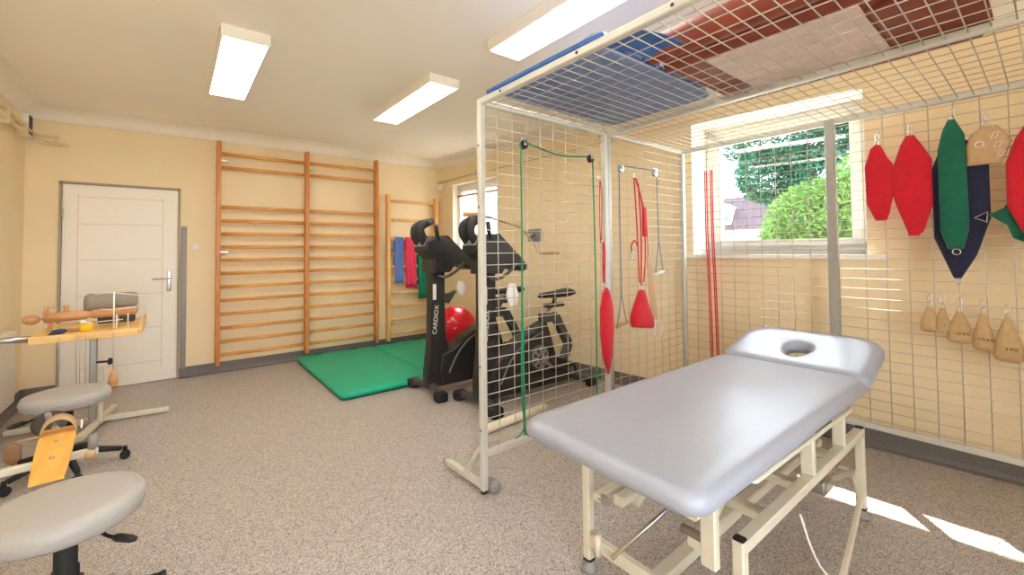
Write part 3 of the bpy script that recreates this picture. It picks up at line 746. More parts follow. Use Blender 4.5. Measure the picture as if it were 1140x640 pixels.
part(mesh_panel((XC1+.03, YC, .22), (1, 0, 0), 1.0, .108, (0, 0, 1), .8, .0665, XC2-XC1-.04, ZT-.22), 'mesh_panel', M_wire, cg)
part(mesh_panel((XC2, YM+.02, .22), (0, 1, 0), 1.1, .104, (0, 0, 1), .6, .0635, YC-YM-.03, ZT-.22), 'mesh_panel', M_wire, cg)
part(mesh_panel((XC2, YM-.02, .22), (0, -1, 0), 1.45, .104, (0, 0, 1), .6, .0635, YM-YN_-.03, ZT-.22), 'mesh_panel', M_wire, cg)
part(mesh_panel((XC0, YC, ZT), (1, 0, 0), .8, .104, (0, -1, 0), .7, .0635, XC1-XC0, YC-YN_), 'roof_mesh', M_wire, cg)
part(mesh_panel((XC1+.02, YC, ZT), (1, 0, 0), .8, .104, (0, -1, 0), .7, .0635, XC2-XC1-.02, YC-YN_), 'roof_mesh', M_wire, cg)
# front foot with wheel
ft = MB().beam((XC0-.005, YC, .045), (XC0-.02, YC+.36, .045), .036, .036); ft.beam((XC0, YC+.02, .25), (XC0-.01, YC+.17, .055), .03, .03)
fo = part(ft, 'foot', M_cage, cg)
part(MB().tube([(XC0-.02, YC+.355, .045), (XC0-.022, YC+.385, .045)], .026, 12), 'foot_cap', M_zinc, fo)
ft = MB().tube([(XC0+.045, YC+.045, .036), (XC0+.045, YC-.0, .036)], .014, 10); ft.lathe([(.034, -.014), (.036, 0), (.034, .014)], (XC0+.045, YC+.0, .036), (0, 1, 0), 20)
ft.lathe([(.034, -.014), (.036, 0), (.034, .014)], (XC0+.052, YC-.035, .036), (.3, 1, 0), 20)
part(ft, 'castor', M_guard, cg)
part(MB().beam((XC0, YC, .0), (XC0, YC, .022), .03, .03), 'rubber_foot', M_rubber, cg)
b = MB()
for z in (1.95, 1.6, .7, .35): b.lathe([(.006, 0), (.006, .003), (.003, .005)], (XC0-.019, YC, z), (-1, 0, 0), 8)
for y in (1.8, 1.25, .8, .3): b.lathe([(.007, 0), (.007, .003), (.003, .005)], (XC0-.018, y, ZT), (-1, 0, 0), 8)
part(b, 'bolt', M_darkgrey, cg)

# ---- mats on the cage roof
def sheet_loft(name, outline, zs, m_, root):
    part(MB().loft([[(p[0], p[1], z) for p in outline] for z in zs], True, False), name, m_, root)
ZR = ZT+.0195
bm_ = thing('folded_mat', 'blue foam mats in clear plastic lying on the cage roof', 'mat', (1.97, 1.5, ZR))
for k in range(2):
    ins = .0+k*.012; rings = []
    z0 = ZR+.004+k*.036
    for i_, z in ((.012, z0), (0, z0+.008), (0, z0+.026), (.012, z0+.034)):
        rings.append([(x, y, z) for x, y in rrect(1.46+ins+i_, 1.20+ins+i_, 2.43-ins-i_, 1.93-ins-i_, .04, 4)])
    part(MB().loft(rings, True, True), 'foam_layer', M_bluepale if k == 0 else M_bluemat, bm_)
# crumpled film around it
n1, n2 = 28, 20; vs = []; fs = []
for i in range(n1+1):
    for j in range(n2+1):
        f, g = i/n1, j/n2; e = min(f, 1-f, g, 1-g)
        z = ZR+.086 + random.uniform(-.006, .01) - (.075 if e == 0 else 0) + .006*math.sin(f*21+g*9)
        vs.append((1.425+(2.45-1.425)*f+random.uniform(-.006, .006), 1.17+(1.96-1.17)*g+random.uniform(-.006, .006), max(z, ZR+.006)))
for i in range(n1):
    for j in range(n2): a_ = i*(n2+1)+j; fs.append((a_, a_+1, a_+n2+2, a_+n2+1))
part(MB().add(vs, fs, False), 'plastic_wrap', M_film, bm_)
o = MB().tube(smooth_path([(XC0-.005, 1.93, ZT+.035), (XC0-.005, 1.5, ZT+.034), (XC0-.0, 1.12, ZT+.033)], 4), [.014]*8+[.01], 8).build('elastic_cord', M_bluemat, None, origin=(XC0, 1.5, ZT+.02))
tag(o, 'rolled blue strip lying along the front top beam of the cage', 'strip')
# blue flap between the two mats
o = MB().loft([[(1.44+.26*f, 1.19-.06*f+dx, ZR+.004+.012*math.sin(f*PI)+dz) for f in [k/8 for k in range(9)]]+[(1.44+.26*f, 1.19-.06*f+dx, ZR+.010+.012*math.sin(f*PI)+dz) for f in [k/8 for k in range(8, -1, -1)]] for dx, dz in ((-.18, 0), (-.09, .02), (-.0, .0))], True, False)
part(o, 'loose_end', M_bluemat, bm_)
rm = thing('rolled_mat', 'oxblood brown vinyl mat half rolled up on the cage roof', 'mat', (2.1, .6, ZR))
# pale lined flat sheet
rings = []
for x, z in ((1.95, ZR+.006), (2.40, ZR+.005), (2.62, ZR+.006)):
    rings.append([(x, .98, z), (x, .42, z), (x, .42, z+.012), (x, .98, z+.012)])
part(MB().loft(rings, True, False), 'pale_lining', M_pinklin, rm)
rings = []
for x, z in ((1.93, ZR+.022), (2.40, ZR+.020), (2.66, ZR+.012)):
    rings.append([(x, 1.16, z), (x, .16, z), (x, .16, z+.03), (x, 1.16, z+.03)])
part(MB().loft(rings, True, False), 'sheet', M_brown, rm)
b = MB()
for (x, rr_) in ((1.80, .075), (1.93, .055)):
    pts = []
    for k in range(60):
        a_ = k/60*PI*2*2.4; q_ = rr_*(1-.55*k/60); pts.append((x+q_*math.cos(a_), ZR+rr_+.004+q_*math.sin(a_)))
    n_ = len(pts); vs = [(p[0], yy, p[1]) for yy in (-.02, 1.17) for p in pts]; fs = [(i, i+1, n_+i+1, n_+i) for i in range(n_-1)]
    b.add(vs, fs, True)
part(b, 'roll', M_brown, rm)
rings = []
for x, z in ((2.02, ZR+.006), (2.35, ZR+.005), (2.57, ZR+.006)):
    rings.append([(x, .41, z), (x, .12, z), (x, .12, z+.014), (x, .41, z+.014)])
part(MB().loft(rings, True, False), 'folded_edge', M_brown, rm)

# ================================================================ THINGS HUNG ON THE SIDE PANEL
YF = YC-.012   # just in front of the side mesh (camera side)
def ring(mb, c, rad, ax, r_=.003): 
    a = Vector(ax).normalized(); x = a.orthogonal().normalized(); y = a.cross(x); c = Vector(c)
    mb.tube([c+x*rad*math.cos(k*PI/8)+y*rad*math.sin(k*PI/8) for k in range(16)], r_, 6, closed=True)
def hook(mb, x, y, z, ax=(0, 1, 0)):
    # carabiner: elongated ring
    a = Vector(ax).normalized(); s_ = a.cross(Vector((0, 0, 1)))
    mb.tube([Vector((x, y, z))+s_*.010*math.cos(k*PI/8)+Vector((0, 0, .024*math.sin(k*PI/8))) for k in range(16)], .0024, 6, closed=True)
def pulley(t_, x, y, z, m_):
    w_ = MB().lathe([(.02, -.010), (.028, -.010), (.028, -.006), (.021, -.002), (.021, .002), (.028, .006), (.028, .010), (.02, .010)], (x, y-.018, z), (0, 1, 0), 24)
    p = part(w_, 'pulley', m_, t_)
    c = MB(); ring(c, (x, y-.010, z+.038), .012, (0, 1, 0), .0028); c.beam((x, y-.032, z+.03), (x, y-.032, z-.006), .02, .003, up=(0, 1, 0)); c.lathe([(.006, 0), (.006, .006)], (x, y-.038, z), (0, 1, 0), 10)
    part(c, 'pulley_bracket', M_chrome, t_)
gp = thing('pulley_rope', 'green rope running over two black pulleys down the left cage panel', 'rope', (1.95, YF, 0))
xa, xb, za, zb = 1.665, 2.268, 1.995, 1.985
pulley(gp, xa, YF, za, M_pulley); pulley(gp, xb, YF, zb, M_pulley)
pts = smooth_path([(xa-.024, YF-.03, .26), (xa-.025, YF-.02, 1.0), (xa-.023, YF-.018, za-.08), (xa-.023, YF-.018, za), (xa-.016, YF-.018, za+.017), (xa, YF-.018, za+.023), (xa+.06, YF-.018, za+.008), (xa+.3, YF-.018, (za+zb)/2-.02), (xb-.06, YF-.018, zb+.006), (xb, YF-.018, zb+.023), (xb+.016, YF-.018, zb+.017), (xb+.023, YF-.018, zb), (xb+.024, YF-.018, zb-.08), (xb+.035, YF-.018, 1.2), (xb+.03, YF-.02, .25)], 8)
part(MB().tube(pts, .0052, 8), 'rope_line', M_gropе, gp)
part(MB().tube(smooth_path([(xa-.030, YF-.03, .30), (xa-.05, YF-.035, .6), (xa-.035, YF-.026, 1.1), (xa-.028, YF-.02, 1.3)], 8), .0045, 8), 'rope_tail', M_gropе, gp)
b = MB().sphere((xa-.03, YF-.03, .29), .013, 10); b.tube([(xa-.04, YF-.03, .285), (xa-.09, YF-.03, .26)], .004, 6); b.tube([(xa-.03, YF-.03, .285), (xa-.0, YF-.035, .25)], .004, 6)
part(b, 'knot', M_gropе, gp)
# blue-grey pulley rope with two triangular handles
bp = thing('pulley_rope', 'blue-grey rope with triangular handles over two steel pulleys on the second cage panel', 'rope', (2.8, YF, 0))
xa, xb, za, zb = 2.605, 3.045, 1.955, 1.965
pulley(bp, xa, YF, za, M_steel); pulley(bp, xb, YF, zb, M_steel)
pts = smooth_path([(xa-.022, YF-.02, 1.02), (xa-.023, YF-.018, 1.5), (xa-.022, YF-.018, za-.08), (xa-.022, YF-.018, za), (xa-.016, YF-.018, za+.017), (xa, YF-.018, za+.023), (xa+.06, YF-.018, za+.022), (xb-.06, YF-.018, zb+.02), (xb, YF-.018, zb+.023), (xb+.016, YF-.018, zb+.017), (xb+.023, YF-.018, zb), (xb+.024, YF-.018, zb-.08), (xb+.028, YF-.018, 1.6), (xb+.03, YF-.02, 1.42)], 8)
part(MB().tube(pts, .0042, 8), 'rope_line', M_brope, bp)
for x, z, hh in ((xa-.022, 1.02, .23), (xb+.03, 1.42, .27)):
    b = MB().tube([(x, YF-.02, z), (x-.055, YF-.02, z-hh)], .004, 6); b.tube([(x, YF-.02, z), (x+.055, YF-.02, z-hh+.02)], .004, 6)
    part(b, 'handle_cord', M_brope, bp)
    part(MB().tube([(x-.062, YF-.02, z-hh), (x+.062, YF-.02, z-hh+.022)], .012, 10), 'hand_grip', M_turned if z < 1.2 else M_whitepl, bp)
def cord_pair(mb, x, z0, z1, dx, r_, y): 
    for s_ in (-1, 1): mb.tube(smooth_path([(x+s_*dx*.2, y, z1), (x+s_*dx, y-.004, z1-(z1-z0)*.3), (x+s_*dx*.8, y, z1-(z1-z0)*.7), (x+s_*dx*.3, y, z0)], 5), r_, 6)
# narrow red sling by the middle post
s1 = thing('sling', 'narrow red leg sling on a red cord in front of the middle cage post', 'sling', (2.38, YF, .8))
b = MB(); cord_pair(b, 2.352, 1.40, 1.84, .012, .0035, YF-.03); cord_pair(b, 2.37, 1.12, 1.42, .010, .006, YF-.035)
part(b, 'cord', M_redrope, s1)
b = MB(); hook(b, 2.342, YF-.022, 1.86); hook(b, 2.375, YF-.04, 1.10); b.sphere((2.36, YF-.033, 1.41), .012, 8); part(b, 'hook', M_chrome, s1)
part(MB().pad([(2.385, 1.09), (2.355, 1.05), (2.325, .94), (2.325, .75), (2.345, .60), (2.385, .48), (2.425, .60), (2.445, .78), (2.44, .96), (2.405, 1.06)], lambda p, d: (p[0]-.0, YF-.045+d, p[1]), .05), 'sling_pad', M_red, s1)
# red sling with triangular pad
s2 = thing('sling', 'red sling with triangular pad and looped red cords on the second cage panel', 'sling', (2.75, YF, .8))
b = MB(); b.tube(smooth_path([(2.760, YF-.02, 1.90), (2.775, YF-.03, 1.5), (2.785, YF-.035, 1.10)], 6), .0055, 6); b.tube(smooth_path([(2.775, YF-.02, 1.90), (2.83, YF-.03, 1.75), (2.86, YF-.03, 1.60), (2.87, YF-.035, 1.35), (2.84, YF-.035, 1.1)], 6), .005, 6)
b.tube(smooth_path([(2.80, YF-.03, 1.85), (2.81, YF-.04, 1.5), (2.80, YF-.04, 1.08)], 6), .006, 6)
b.tube(smooth_path([(2.77, YF-.04, 1.37), (2.72, YF-.045, 1.42), (2.68, YF-.045, 1.38), (2.69, YF-.04, 1.34)], 6), .0055, 6)
part(b, 'cord', M_redrope, s2)
part(MB().box((2.845, YF-.045, 1.45), (2.885, YF-.022, 1.68), .008), 'cord_adjuster', M_redrope, s2)
b = MB(); hook(b, 2.768, YF-.018, 1.92); hook(b, 2.79, YF-.04, 1.06); ring(b, (2.685, YF-.045, 1.31), .02, (0, 1, 0), .005); part(b, 'hook', M_chrome, s2)
part(MB().pad([(2.77, 1.045), (2.81, 1.045), (2.86, .93), (2.925, .82), (2.93, .75), (2.90, .74), (2.67, .775), (2.66, .80), (2.66, .86), (2.70, .93)], lambda p, d: (p[0], YF-.05+d, p[1]), .06), 'sling_pad', M_red, s2)
# tan strap with buckle
s3 = thing('leather_strap', 'tan strap with clear buckle hanging behind the triangular red sling', 'strap', (2.95, YF, .8))
part(MB().loft([[(2.90, YF-.028, 1.30), (2.94, YF-.028, 1.30), (2.94, YF-.022, 1.30), (2.90, YF-.022, 1.30)], [(2.91, YF-.036, 1.0), (2.99, YF-.036, 1.0), (2.99, YF-.029, 1.0), (2.91, YF-.029, 1.0)], [(2.955, YF-.036, .80), (3.02, YF-.036, .80), (3.02, YF-.029, .80), (2.955, YF-.029, .80)]], True, False), 'strap_band', M_tan, s3)
b = MB(); b.tube([(2.98, YF-.034, .80), (3.09, YF-.034, .74), (3.05, YF-.034, .65), (2.97, YF-.034, .68)], .008, 8, closed=True); part(b, 'buckle', M_whitepl, s3)
b = MB(); b.tube([(2.92, YF-.025, 1.30), (2.91, YF-.022, 1.6), (2.80, YF-.016, 1.90)], .003, 6); part(b, 'cord', M_redrope, s3)

# ================================================================ THINGS HUNG ON THE WINDOW PANEL
XF = XC2-.010
rr = thing('red_cords', 'four long thin red cords hanging on two hooks before the window', 'rope', (XF, 1.75, .5))
b = MB()
for y, zb in ((1.79, .42), (1.775, .46), (1.742, .40), (1.728, .44)):
    b.tube(smooth_path([(XF-.01, y+.003, 2.0), (XF-.016, y, 1.5), (XF-.014, y-.012, 1.0), (XF-.012, y-.02, zb)], 6), .0048, 6)
part(b, 'cord', M_redrope, rr)
b = MB(); hook(b, XF-.01, 1.785, 2.02, (1, 0, 0)); hook(b, XF-.01, 1.735, 2.02, (1, 0, 0)); part(b, 'hook', M_chrome, rr)
def sling(label, pts, m_, xoff, t_=.03, hk=None, tail=None, name='sling'):
    y0 = sum(p[0] for p in pts)/len(pts); z1 = max(p[1] for p in pts)
    t0 = thing(name, label, 'sling', (XF-xoff, y0, z1), 'slings hooked on the window side of the cage')
    part(MB().pad(pts, lambda p, d: (XF-xoff+d, p[0], p[1]), t_), 'sling_pad', m_, t0)
    if hk:
        b_ = MB()
        hook(b_, XF-.012, hk[0], hk[1]+.045, (1, 0, 0)); hook(b_, XF-.014, hk[0]+.002, hk[1]+.008, (1, 0, 0)); part(b_, 'hook', M_chrome, t0)
    if tail:
        b_ = MB(); ring(b_, (XF-xoff-.016, tail[0], tail[1]), .016, (1, 0, 0), .003); part(b_, 'end_ring', M_chrome, t0)
    return t0
sling('red padded sling furthest left of the row hooked beside the window', [(.682, 1.995), (.655, 1.99), (.62, 1.90), (.598, 1.86), (.598, 1.68), (.62, 1.56), (.635, 1.515), (.69, 1.515), (.73, 1.62), (.735, 1.86), (.705, 1.97)], M_red, .03, .03, (.672, 2.0))
sling('wide red padded sling between the narrow red one and the green and navy pair', [(.535, 2.02), (.50, 2.02), (.455, 1.93), (.425, 1.86), (.425, 1.60), (.47, 1.44), (.495, 1.415), (.535, 1.415), (.59, 1.60), (.602, 1.66), (.602, 1.83), (.56, 1.97)], M_red, .03, .035, (.515, 2.03))
sling('large navy padded sling hanging behind the long green one', [(.350, 2.06), (.318, 2.05), (.295, 1.95), (.225, 1.89), (.205, 1.82), (.205, 1.50), (.262, 1.30), (.325, 1.17), (.355, 1.17), (.43, 1.40), (.43, 1.80), (.385, 1.93)], M_navyf, .028, .03, None, (.335, 1.155))
sling('long narrow green padded sling hanging in front of the large navy one', [(.352, 2.065), (.325, 2.065), (.288, 1.97), (.283, 1.45), (.308, 1.335), (.37, 1.335), (.398, 1.44), (.398, 1.90), (.375, 2.01)], M_greenf, .066, .03, (.338, 2.065), (.335, 1.32))
sling('large red padded sling cut by the right edge of the photo', [(.07, 1.98), (.04, 1.97), (-.05, 1.88), (-.09, 1.80), (-.09, 1.42), (-.03, 1.33), (.03, 1.30), (.075, 1.36), (.145, 1.55), (.145, 1.78), (.11, 1.90)], M_red, .088, .035, (.05, 1.98), (.075, 1.345))
g = sling('green padded sling with pointed metal-tipped end under the large red sling', [(.215, 1.52), (.16, 1.55), (.13, 1.60), (.07, 1.58), (-.06, 1.52), (-.10, 1.44), (-.02, 1.36), (.06, 1.35), (.13, 1.39), (.15, 1.46)], M_greenf, .052, .028)
part(MB().tube([(XF-.054, .215, 1.535), (XF-.054, .265, 1.505), (XF-.054, .22, 1.48)], .004, 6, closed=True), 'triangle_ring', M_chrome, g)
# tan leather glove-like strap
gs = thing('leather_hand_strap', 'tan leather hand strap with three finger straps on the window side of the cage', 'strap', (XF-.03, .2, 1.9))
part(MB().pad([(.222, 2.0), (.17, 1.995), (.135, 1.94), (.118, 1.90), (.16, 1.79), (.285, 1.79), (.287, 1.90), (.27, 1.955)], lambda p, d: (XF-.058+d, p[0], p[1]), .022), 'hand_pad', M_tan, gs)
b = MB()
for z0, z1 in ((1.93, 1.915), (1.875, 1.865), (1.82, 1.815)): b.beam((XF-.058, .15, z0), (XF-.045, .03, z1), .022, .006, up=(0, 0, 1))
part(b, 'finger_strap', M_tan, gs)
b = MB(); ring(b, (XF-.072, .235, 1.90), .016, (1, 0, 0), .003)
for z in (1.94, 1.89, 1.84): b.tube([(XF-.072, .175+(z-1.9)*.2, z+.014), (XF-.072, .155+(z-1.9)*.2, z+.014), (XF-.072, .165+(z-1.9)*.2, z-.014), (XF-.072, .185+(z-1.9)*.2, z-.014)], .0022, 6, closed=True)
part(b, 'ring', M_whitepl, gs)
b = MB(); hook(b, XF-.012, .212, 2.05, (1, 0, 0)); hook(b, XF-.016, .214, 2.012, (1, 0, 0)); part(b, 'hook', M_chrome, gs)
# weight bags
def bag(y, zt, zb, wd, label, txt, m_=M_canvas, hookz=True):
    t0 = thing('weight_bag', label, 'weight bag', (XF-.04, y, zt), 'sandbag weights hooked low on the cage')
    H = zt-zb; rings = []
    for f, wf, tf in ((0, .26, .3), (.06, .32, .35), (.25, .55, .55), (.5, .86, .85), (.7, .97, 1), (.88, 1, 1), (.96, .9, .85), (1, .6, .4)):
        z = zt-H*f; rings.append([(XF-.042+.030*tf*math.sin(k*PI/10), y+wd/2*wf*math.copysign(abs(math.cos(k*PI/10))**.7, math.cos(k*PI/10)), z) for k in range(20)])
    o_ = part(MB().loft(rings), 'bag_body', m_, t0)
    b_ = MB(); hook(b_, XF-.012, y, zt+.05, (1, 0, 0)); hook(b_, XF-.026, y, zt+.008, (1, 0, 0)); part(b_, 'hook', M_chrome, t0)
    if txt:
        off = Vector(t0.location); mt = frame_mtx(Vector((XF-.0735, y-.012, zb+H*.32))-off, (0, -1, 0), (0, 0, 1))
        text_mesh(txt, .021, mt, M_ink, 'weight_marking', t0, .0015)
    return t0
bag(.458, 1.0, .858, .085, 'pair of small beige weight bags on one hook, the left bag of the pair', '', M_canvas)
bag(.405, 1.0, .862, .07, 'pair of small beige weight bags on one hook, the right bag of the pair', '1')
bag(.338, .985, .812, .105, 'beige sandbag marked in kg just right of the small pair of bags', '1,5 KG')
bag(.250, .985, .785, .085, 'narrow beige sandbag marked in kg between two wider sandbags', '1,5 KG')
bag(.162, .965, .74, .11, 'widest beige sandbag marked in kg next to the orange-tan bag', '2 KG')
bag(.055, .95, .735, .115, 'orange-tan sandbag cut by the right edge of the photo', '', M_canvas2)

# ================================================================ TREATMENT TABLE
tt = thing('treatment_table', 'height-adjustable treatment table with pale grey cushions and raised face-hole headrest', 'treatment table', (1.85, .93, 0))
BX0, BX1, BY0, BY1, BZ0, BZ1 = 1.035, 2.62, .565, 1.275, .650, .722
rings = []
for i_, z in ((.035, BZ0), (.012, BZ0+.004), (.0, BZ0+.018), (-.002, (BZ0+BZ1)/2), (.002, BZ1-.022), (.012, BZ1-.009), (.03, BZ1-.002), (.06, BZ1)):
    rings.append([(x, y, z) for x, y in rrect(BX0+i_, BY0+i_, BX1-i_*.6, BY1-i_, .075-i_*.5, 6)])
part(MB().loft(rings), 'mattress', M_uphol, tt)
# headrest with face hole
HL = .47; N = 48
def head_outline(ins):
    out = []
    # tapered rounded trapezoid sampled by angle
    base = []
    x0, x1 = 0.0+ins, HL-ins; yw0, yw1 = .355-ins, .345-ins
    pts = []
    pts += [(x0, -yw0), (x1-.16, -yw0)]
    for k in range(1, 8): a = math.radians(90*k/8); pts.append((x1-.16+.16*math.sin(a), -yw0+.12*(1-math.cos(a))))
    pts += [(x1, -yw0+.12), (x1, yw0-.12)]
    for k in range(1, 8): a = math.radians(90*k/8); pts.append((x1-.16*(1-math.cos(a)), yw0-.12+.12*math.sin(a)))
    pts += [(x1-.16, yw0), (x0, yw0)]
    # resample N points around perimeter
    P = [Vector(p) for p in pts]; L = [0]
    for i in range(len(P)): L.append(L[-1]+(P[(i+1) % len(P)]-P[i]).length)
    for k in range(N):
        d = L[-1]*k/N; i = max(j for j in range(len(P)) if L[j] <= d+1e-9); q_ = P[i].lerp(P[(i+1) % len(P)], (d-L[i])/(L[i+1]-L[i])); out.append((q_.x, q_.y))
    return out
ho = head_outline(0); hc = (.20, 0.01)
def hole_outline(gr):
    out = []
    for x, y in ho:
        a = math.atan2(y-hc[1], x-hc[0])
        rx = .085+gr; ry = .062+gr
        if math.cos(a) < 0: ry2 = ry*.8
        else: ry2 = ry
        # slightly pear-shaped
        out.append((hc[0]+rx*math.cos(a), hc[1]+ry*math.sin(a)*(1+.25*math.cos(a))))
    return out
TK = .07
prof = []
for ins, z in ((.03, 0), (.006, .006), (0, .025), (0, .045), (.006, .06), (.02, .068), (.05, TK)): prof.append([(x, y, z) for x, y in head_outline(ins)])
for gr, z in ((.028, TK), (.014, .066), (.004, .055), (0, .03), (.006, 0)): prof.append([(x, y, z) for x, y in hole_outline(gr)])
ang = math.radians(-15); hinge = Vector((2.63, .92, .655))
Rm = Matrix.Rotation(ang, 3, 'Y')
prof = [[hinge+Rm @ Vector(p) for p in ring_] for ring_ in prof]
part(MB().loft(prof, False, True, closed=True), 'headrest', M_uphol, tt)
b = MB().beam(hinge+Rm @ Vector((.02, -.2, -.012)), hinge+Rm @ Vector((.40, -.2, -.012)), .03, .02); b.beam(hinge+Rm @ Vector((.02, .2, -.012)), hinge+Rm @ Vector((.40, .2, -.012)), .03, .02)
b.tube([(2.62, .62, .635), (2.62, 1.22, .635)], .012, 10)
part(b, 'headrest_bracket', M_frame, tt)
# upper frame
b = MB(); z = .628
b.beam((1.12, .64, z), (2.60, .64, z), .04, .04); b.beam((1.12, 1.20, z), (2.60, 1.20, z), .04, .04)
for x in (1.14, 1.85, 2.58): b.beam((x, .64, z), (x, 1.20, z), .04, .036)
part(b, 'upper_frame', M_frame, tt)
for (x, y, zb_) in ((1.272, .665, .40), (2.02, .64, .42), (2.42, .64, .43)):
    part(MB().beam((x, y, zb_), (x, y, .62), .048, .03), 'frame_strut', M_frame, tt)
part(MB().beam((1.36, .84, .61), (1.375, .80, .455), .035, .025), 'hanging_bracket', M_frame, tt)
# long hand rail under right side
part(MB().tube([(1.58, .70, .60), (1.46, .66, .59), (1.50, .625, .588), (2.44, .602, .60), (2.50, .61, .60), (2.50, .66, .62)], .008, 8), 'release_bar', M_frame, tt)
# base frame
LEG = [(1.392, 1.256, 'a'), (1.392, .632, 'b'), (2.712, .632, 'c'), (2.712, 1.256, 'd')]
for x, y, k in LEG:
    l = part(MB().beam((x, y, .045), (x, y, .445), .038, .038), 'leg', M_frame, tt)
    part(MB().lathe([(.030, 0), (.034, .006), (.032, .02), (.020, .03), (.016, .05)], (x, y, 0), n=20), 'leg_foot', M_guard, l)
    part(MB().beam((x, y, .045), (x, y, .055), .041, .041), 'black_sleeve', M_rubber, l)
    part(MB().beam((x, y, .445), (x, y, .449), .034, .034), 'end_plug', M_rubber, l)
part(MB().beam((1.392, .632, .425), (2.712, .632, .425), .045, .036), 'side_rail', M_frame, tt)
part(MB().beam((1.392, 1.256, .425), (2.712, 1.256, .425), .045, .036), 'side_rail', M_frame, tt)
part(MB().beam((1.392, 1.256, .135), (1.392, .632, .135), .035, .05), 'end_rail', M_frame, tt)
part(MB().beam((2.712, 1.256, .20), (2.712, .632, .20), .035, .04), 'end_rail', M_frame, tt)
part(MB().tube([(1.372, 1.19, .105), (1.372, 1.19, .185)], .016, 12), 'pivot_pin', M_frame, tt)
b = MB()
for x in (1.70, 2.02, 2.42): b.beam((x, .66, .375), (x, 1.24, .375), .05, .035)
part(b, 'lift_crossmember', M_frame, tt)
for y in (.80, 1.12): part(MB().beam((1.42, y, .335), (2.66, y, .335), .045, .04), 'lift_beam', M_frame, tt)
part(MB().beam((1.37, 1.19, .335), (1.62, 1.19, .345), .04, .03), 'lift_arm', M_frame, tt)
part(MB().beam((1.36, 1.19, .50), (2.1, 1.17, .60), .035, .025), 'lift_arm', M_frame, tt)
for (a_, b2) in (((1.50, .82, .30), (2.05, .82, .61)), ((1.50, 1.10, .30), (2.05, 1.10, .61)), ((2.0, .86, .33), (2.55, .86, .61))):
    part(MB().beam((a_[0], a_[1], a_[2]), b2, .036, .024), 'scissor_arm', M_frame, tt)
b = MB()
b.lathe([(.012, -.025), (.016, -.02), (.016, .02), (.012, .025)], (1.385, 1.165, .335), (0, 1, 0), 14); b.lathe([(.014, -.05), (.014, .05)], (1.30, .72, .45), (0, 1, 0), 12)
part(b, 'pivot', M_guard, tt)
part(MB().tube([(1.35, 1.10, .15), (2.1, .98, .38)], .009, 8), 'thin_rod', M_steel, tt)
b = MB().beam((1.40, .95, .12), (2.05, .95, .14), .06, .04); part(b, 'base_beam', M_frame, tt)
b = MB().tube([(2.0, .97, .22), (2.4, .97, .34)], .026, 14); b.box((1.92, .93, .17), (2.04, 1.01, .26), .012); part(b, 'lift_actuator', M_bikegry, tt)
# foot switch bar and lever
b = MB().beam((1.50, .46, .10), (2.56, .60, .16), .02, .028); b.beam((2.56, .60, .16), (2.70, .66, .20), .018, .02); part(b, 'foot_bar', M_frame, tt)
b = MB().box((2.28, .66, .24), (2.40, .74, .30), .01); b.tube([(2.40, .70, .28), (2.52, .68, .30), (2.60, .68, .36)], .009, 8); b.beam((2.40, .70, .26), (2.70, .66, .22), .014, .03)
part(b, 'lock_mechanism', M_steel, tt)
b = MB().tube(smooth_path([(1.80, .60, .38), (1.85, .56, .20), (2.0, .50, .05), (2.15, .40, .012)], 6), .004, 6); part(b, 'cable', M_whitepl, tt)

# ================================================================ STOOLS
def stool(x, y, zt, rad, label, rot, lever_a):
    R_ = bpy.data.objects.new('rolling_stool', None); COL.objects.link(R_); tag(R_, label, 'stool', 'grey round stools on castors')
    MB().lathe([(rad*.6, zt-.085), (rad*.9, zt-.082), (rad*.975, zt-.07), (rad, zt-.045), (rad*.985, zt-.022), (rad*.94, zt-.008), (rad*.80, zt), (.01, zt+.004)], n=48).build('seat', M_stool, R_)
    MB().tube([(rad*1.002*math.cos(k*PI/24), rad*1.002*math.sin(k*PI/24), zt-.04) for k in range(48)], .0022, 5, closed=True).build('seam', M_stool, R_)
    MB().lathe([(.09, zt-.098), (.09, zt-.084)], n=20).build('seat_plate', M_rubber, R_)
    MB().lathe([(.014, .30), (.014, zt-.09)], n=16).build('piston', M_chrome, R_)
    MB().lathe([(.042, .10), (.040, .12), (.036, .15), (.036, .26), (.031, .262), (.031, zt-.125), (.022, zt-.12)], n=20).build('column_cover', M_rubber, R_)
    for k in range(5):
        a = rot+k*2*PI/5; c, s_ = math.cos(a), math.sin(a)
        arm = MB().tube([(.03*c, .03*s_, .115), (.14*c, .14*s_, .10), (.26*c, .26*s_, .072)], [.024, .02, .015], 10).build('base_arm', M_rubber, R_)
        q_ = (.275*c, .275*s_)
        cs = MB().lathe([(.012, .05), (.012, .082)], (q_[0], q_[1], 0), n=10)
        for o_ in (-.012, .012):
            cs.lathe([(.018, -.008), (.026, -.007), (.027, 0), (.026, .007), (.018, .008)], (q_[0]-s_*o_, q_[1]+c*o_, .027), (-s_, c, 0), 18)
        cs.build('castor', M_rubber, R_)
    c, s_ = math.cos(lever_a), math.sin(lever_a)
    lv = MB().tube(smooth_path([(.05*c, .05*s_, zt-.095), (.11*c, .11*s_, zt-.10), (.155*c, .155*s_, zt-.120), (.19*c, .19*s_, zt-.125)], 5), .006, 8); lo = lv.build('lever', M_rubber, R_)
    MB().tube([(.18*c, .18*s_, zt-.125), (.20*c, .20*s_, zt-.125), (.245*c, .245*s_, zt-.127), (.262*c, .262*s_, zt-.127)], [.008, .014, .013, .008], 10).build('lever_knob', M_rubber, lo)
    R_.location = (x, y, 0); return R_
stool(-.285, 2.165, .50, .215, 'grey round stool in the left foreground cut by the photo edge', .3, math.radians(-43))
stool(-.515, 3.86, .50, .205, 'grey round stool in front of the pine therapy table', math.radians(0), math.radians(215))

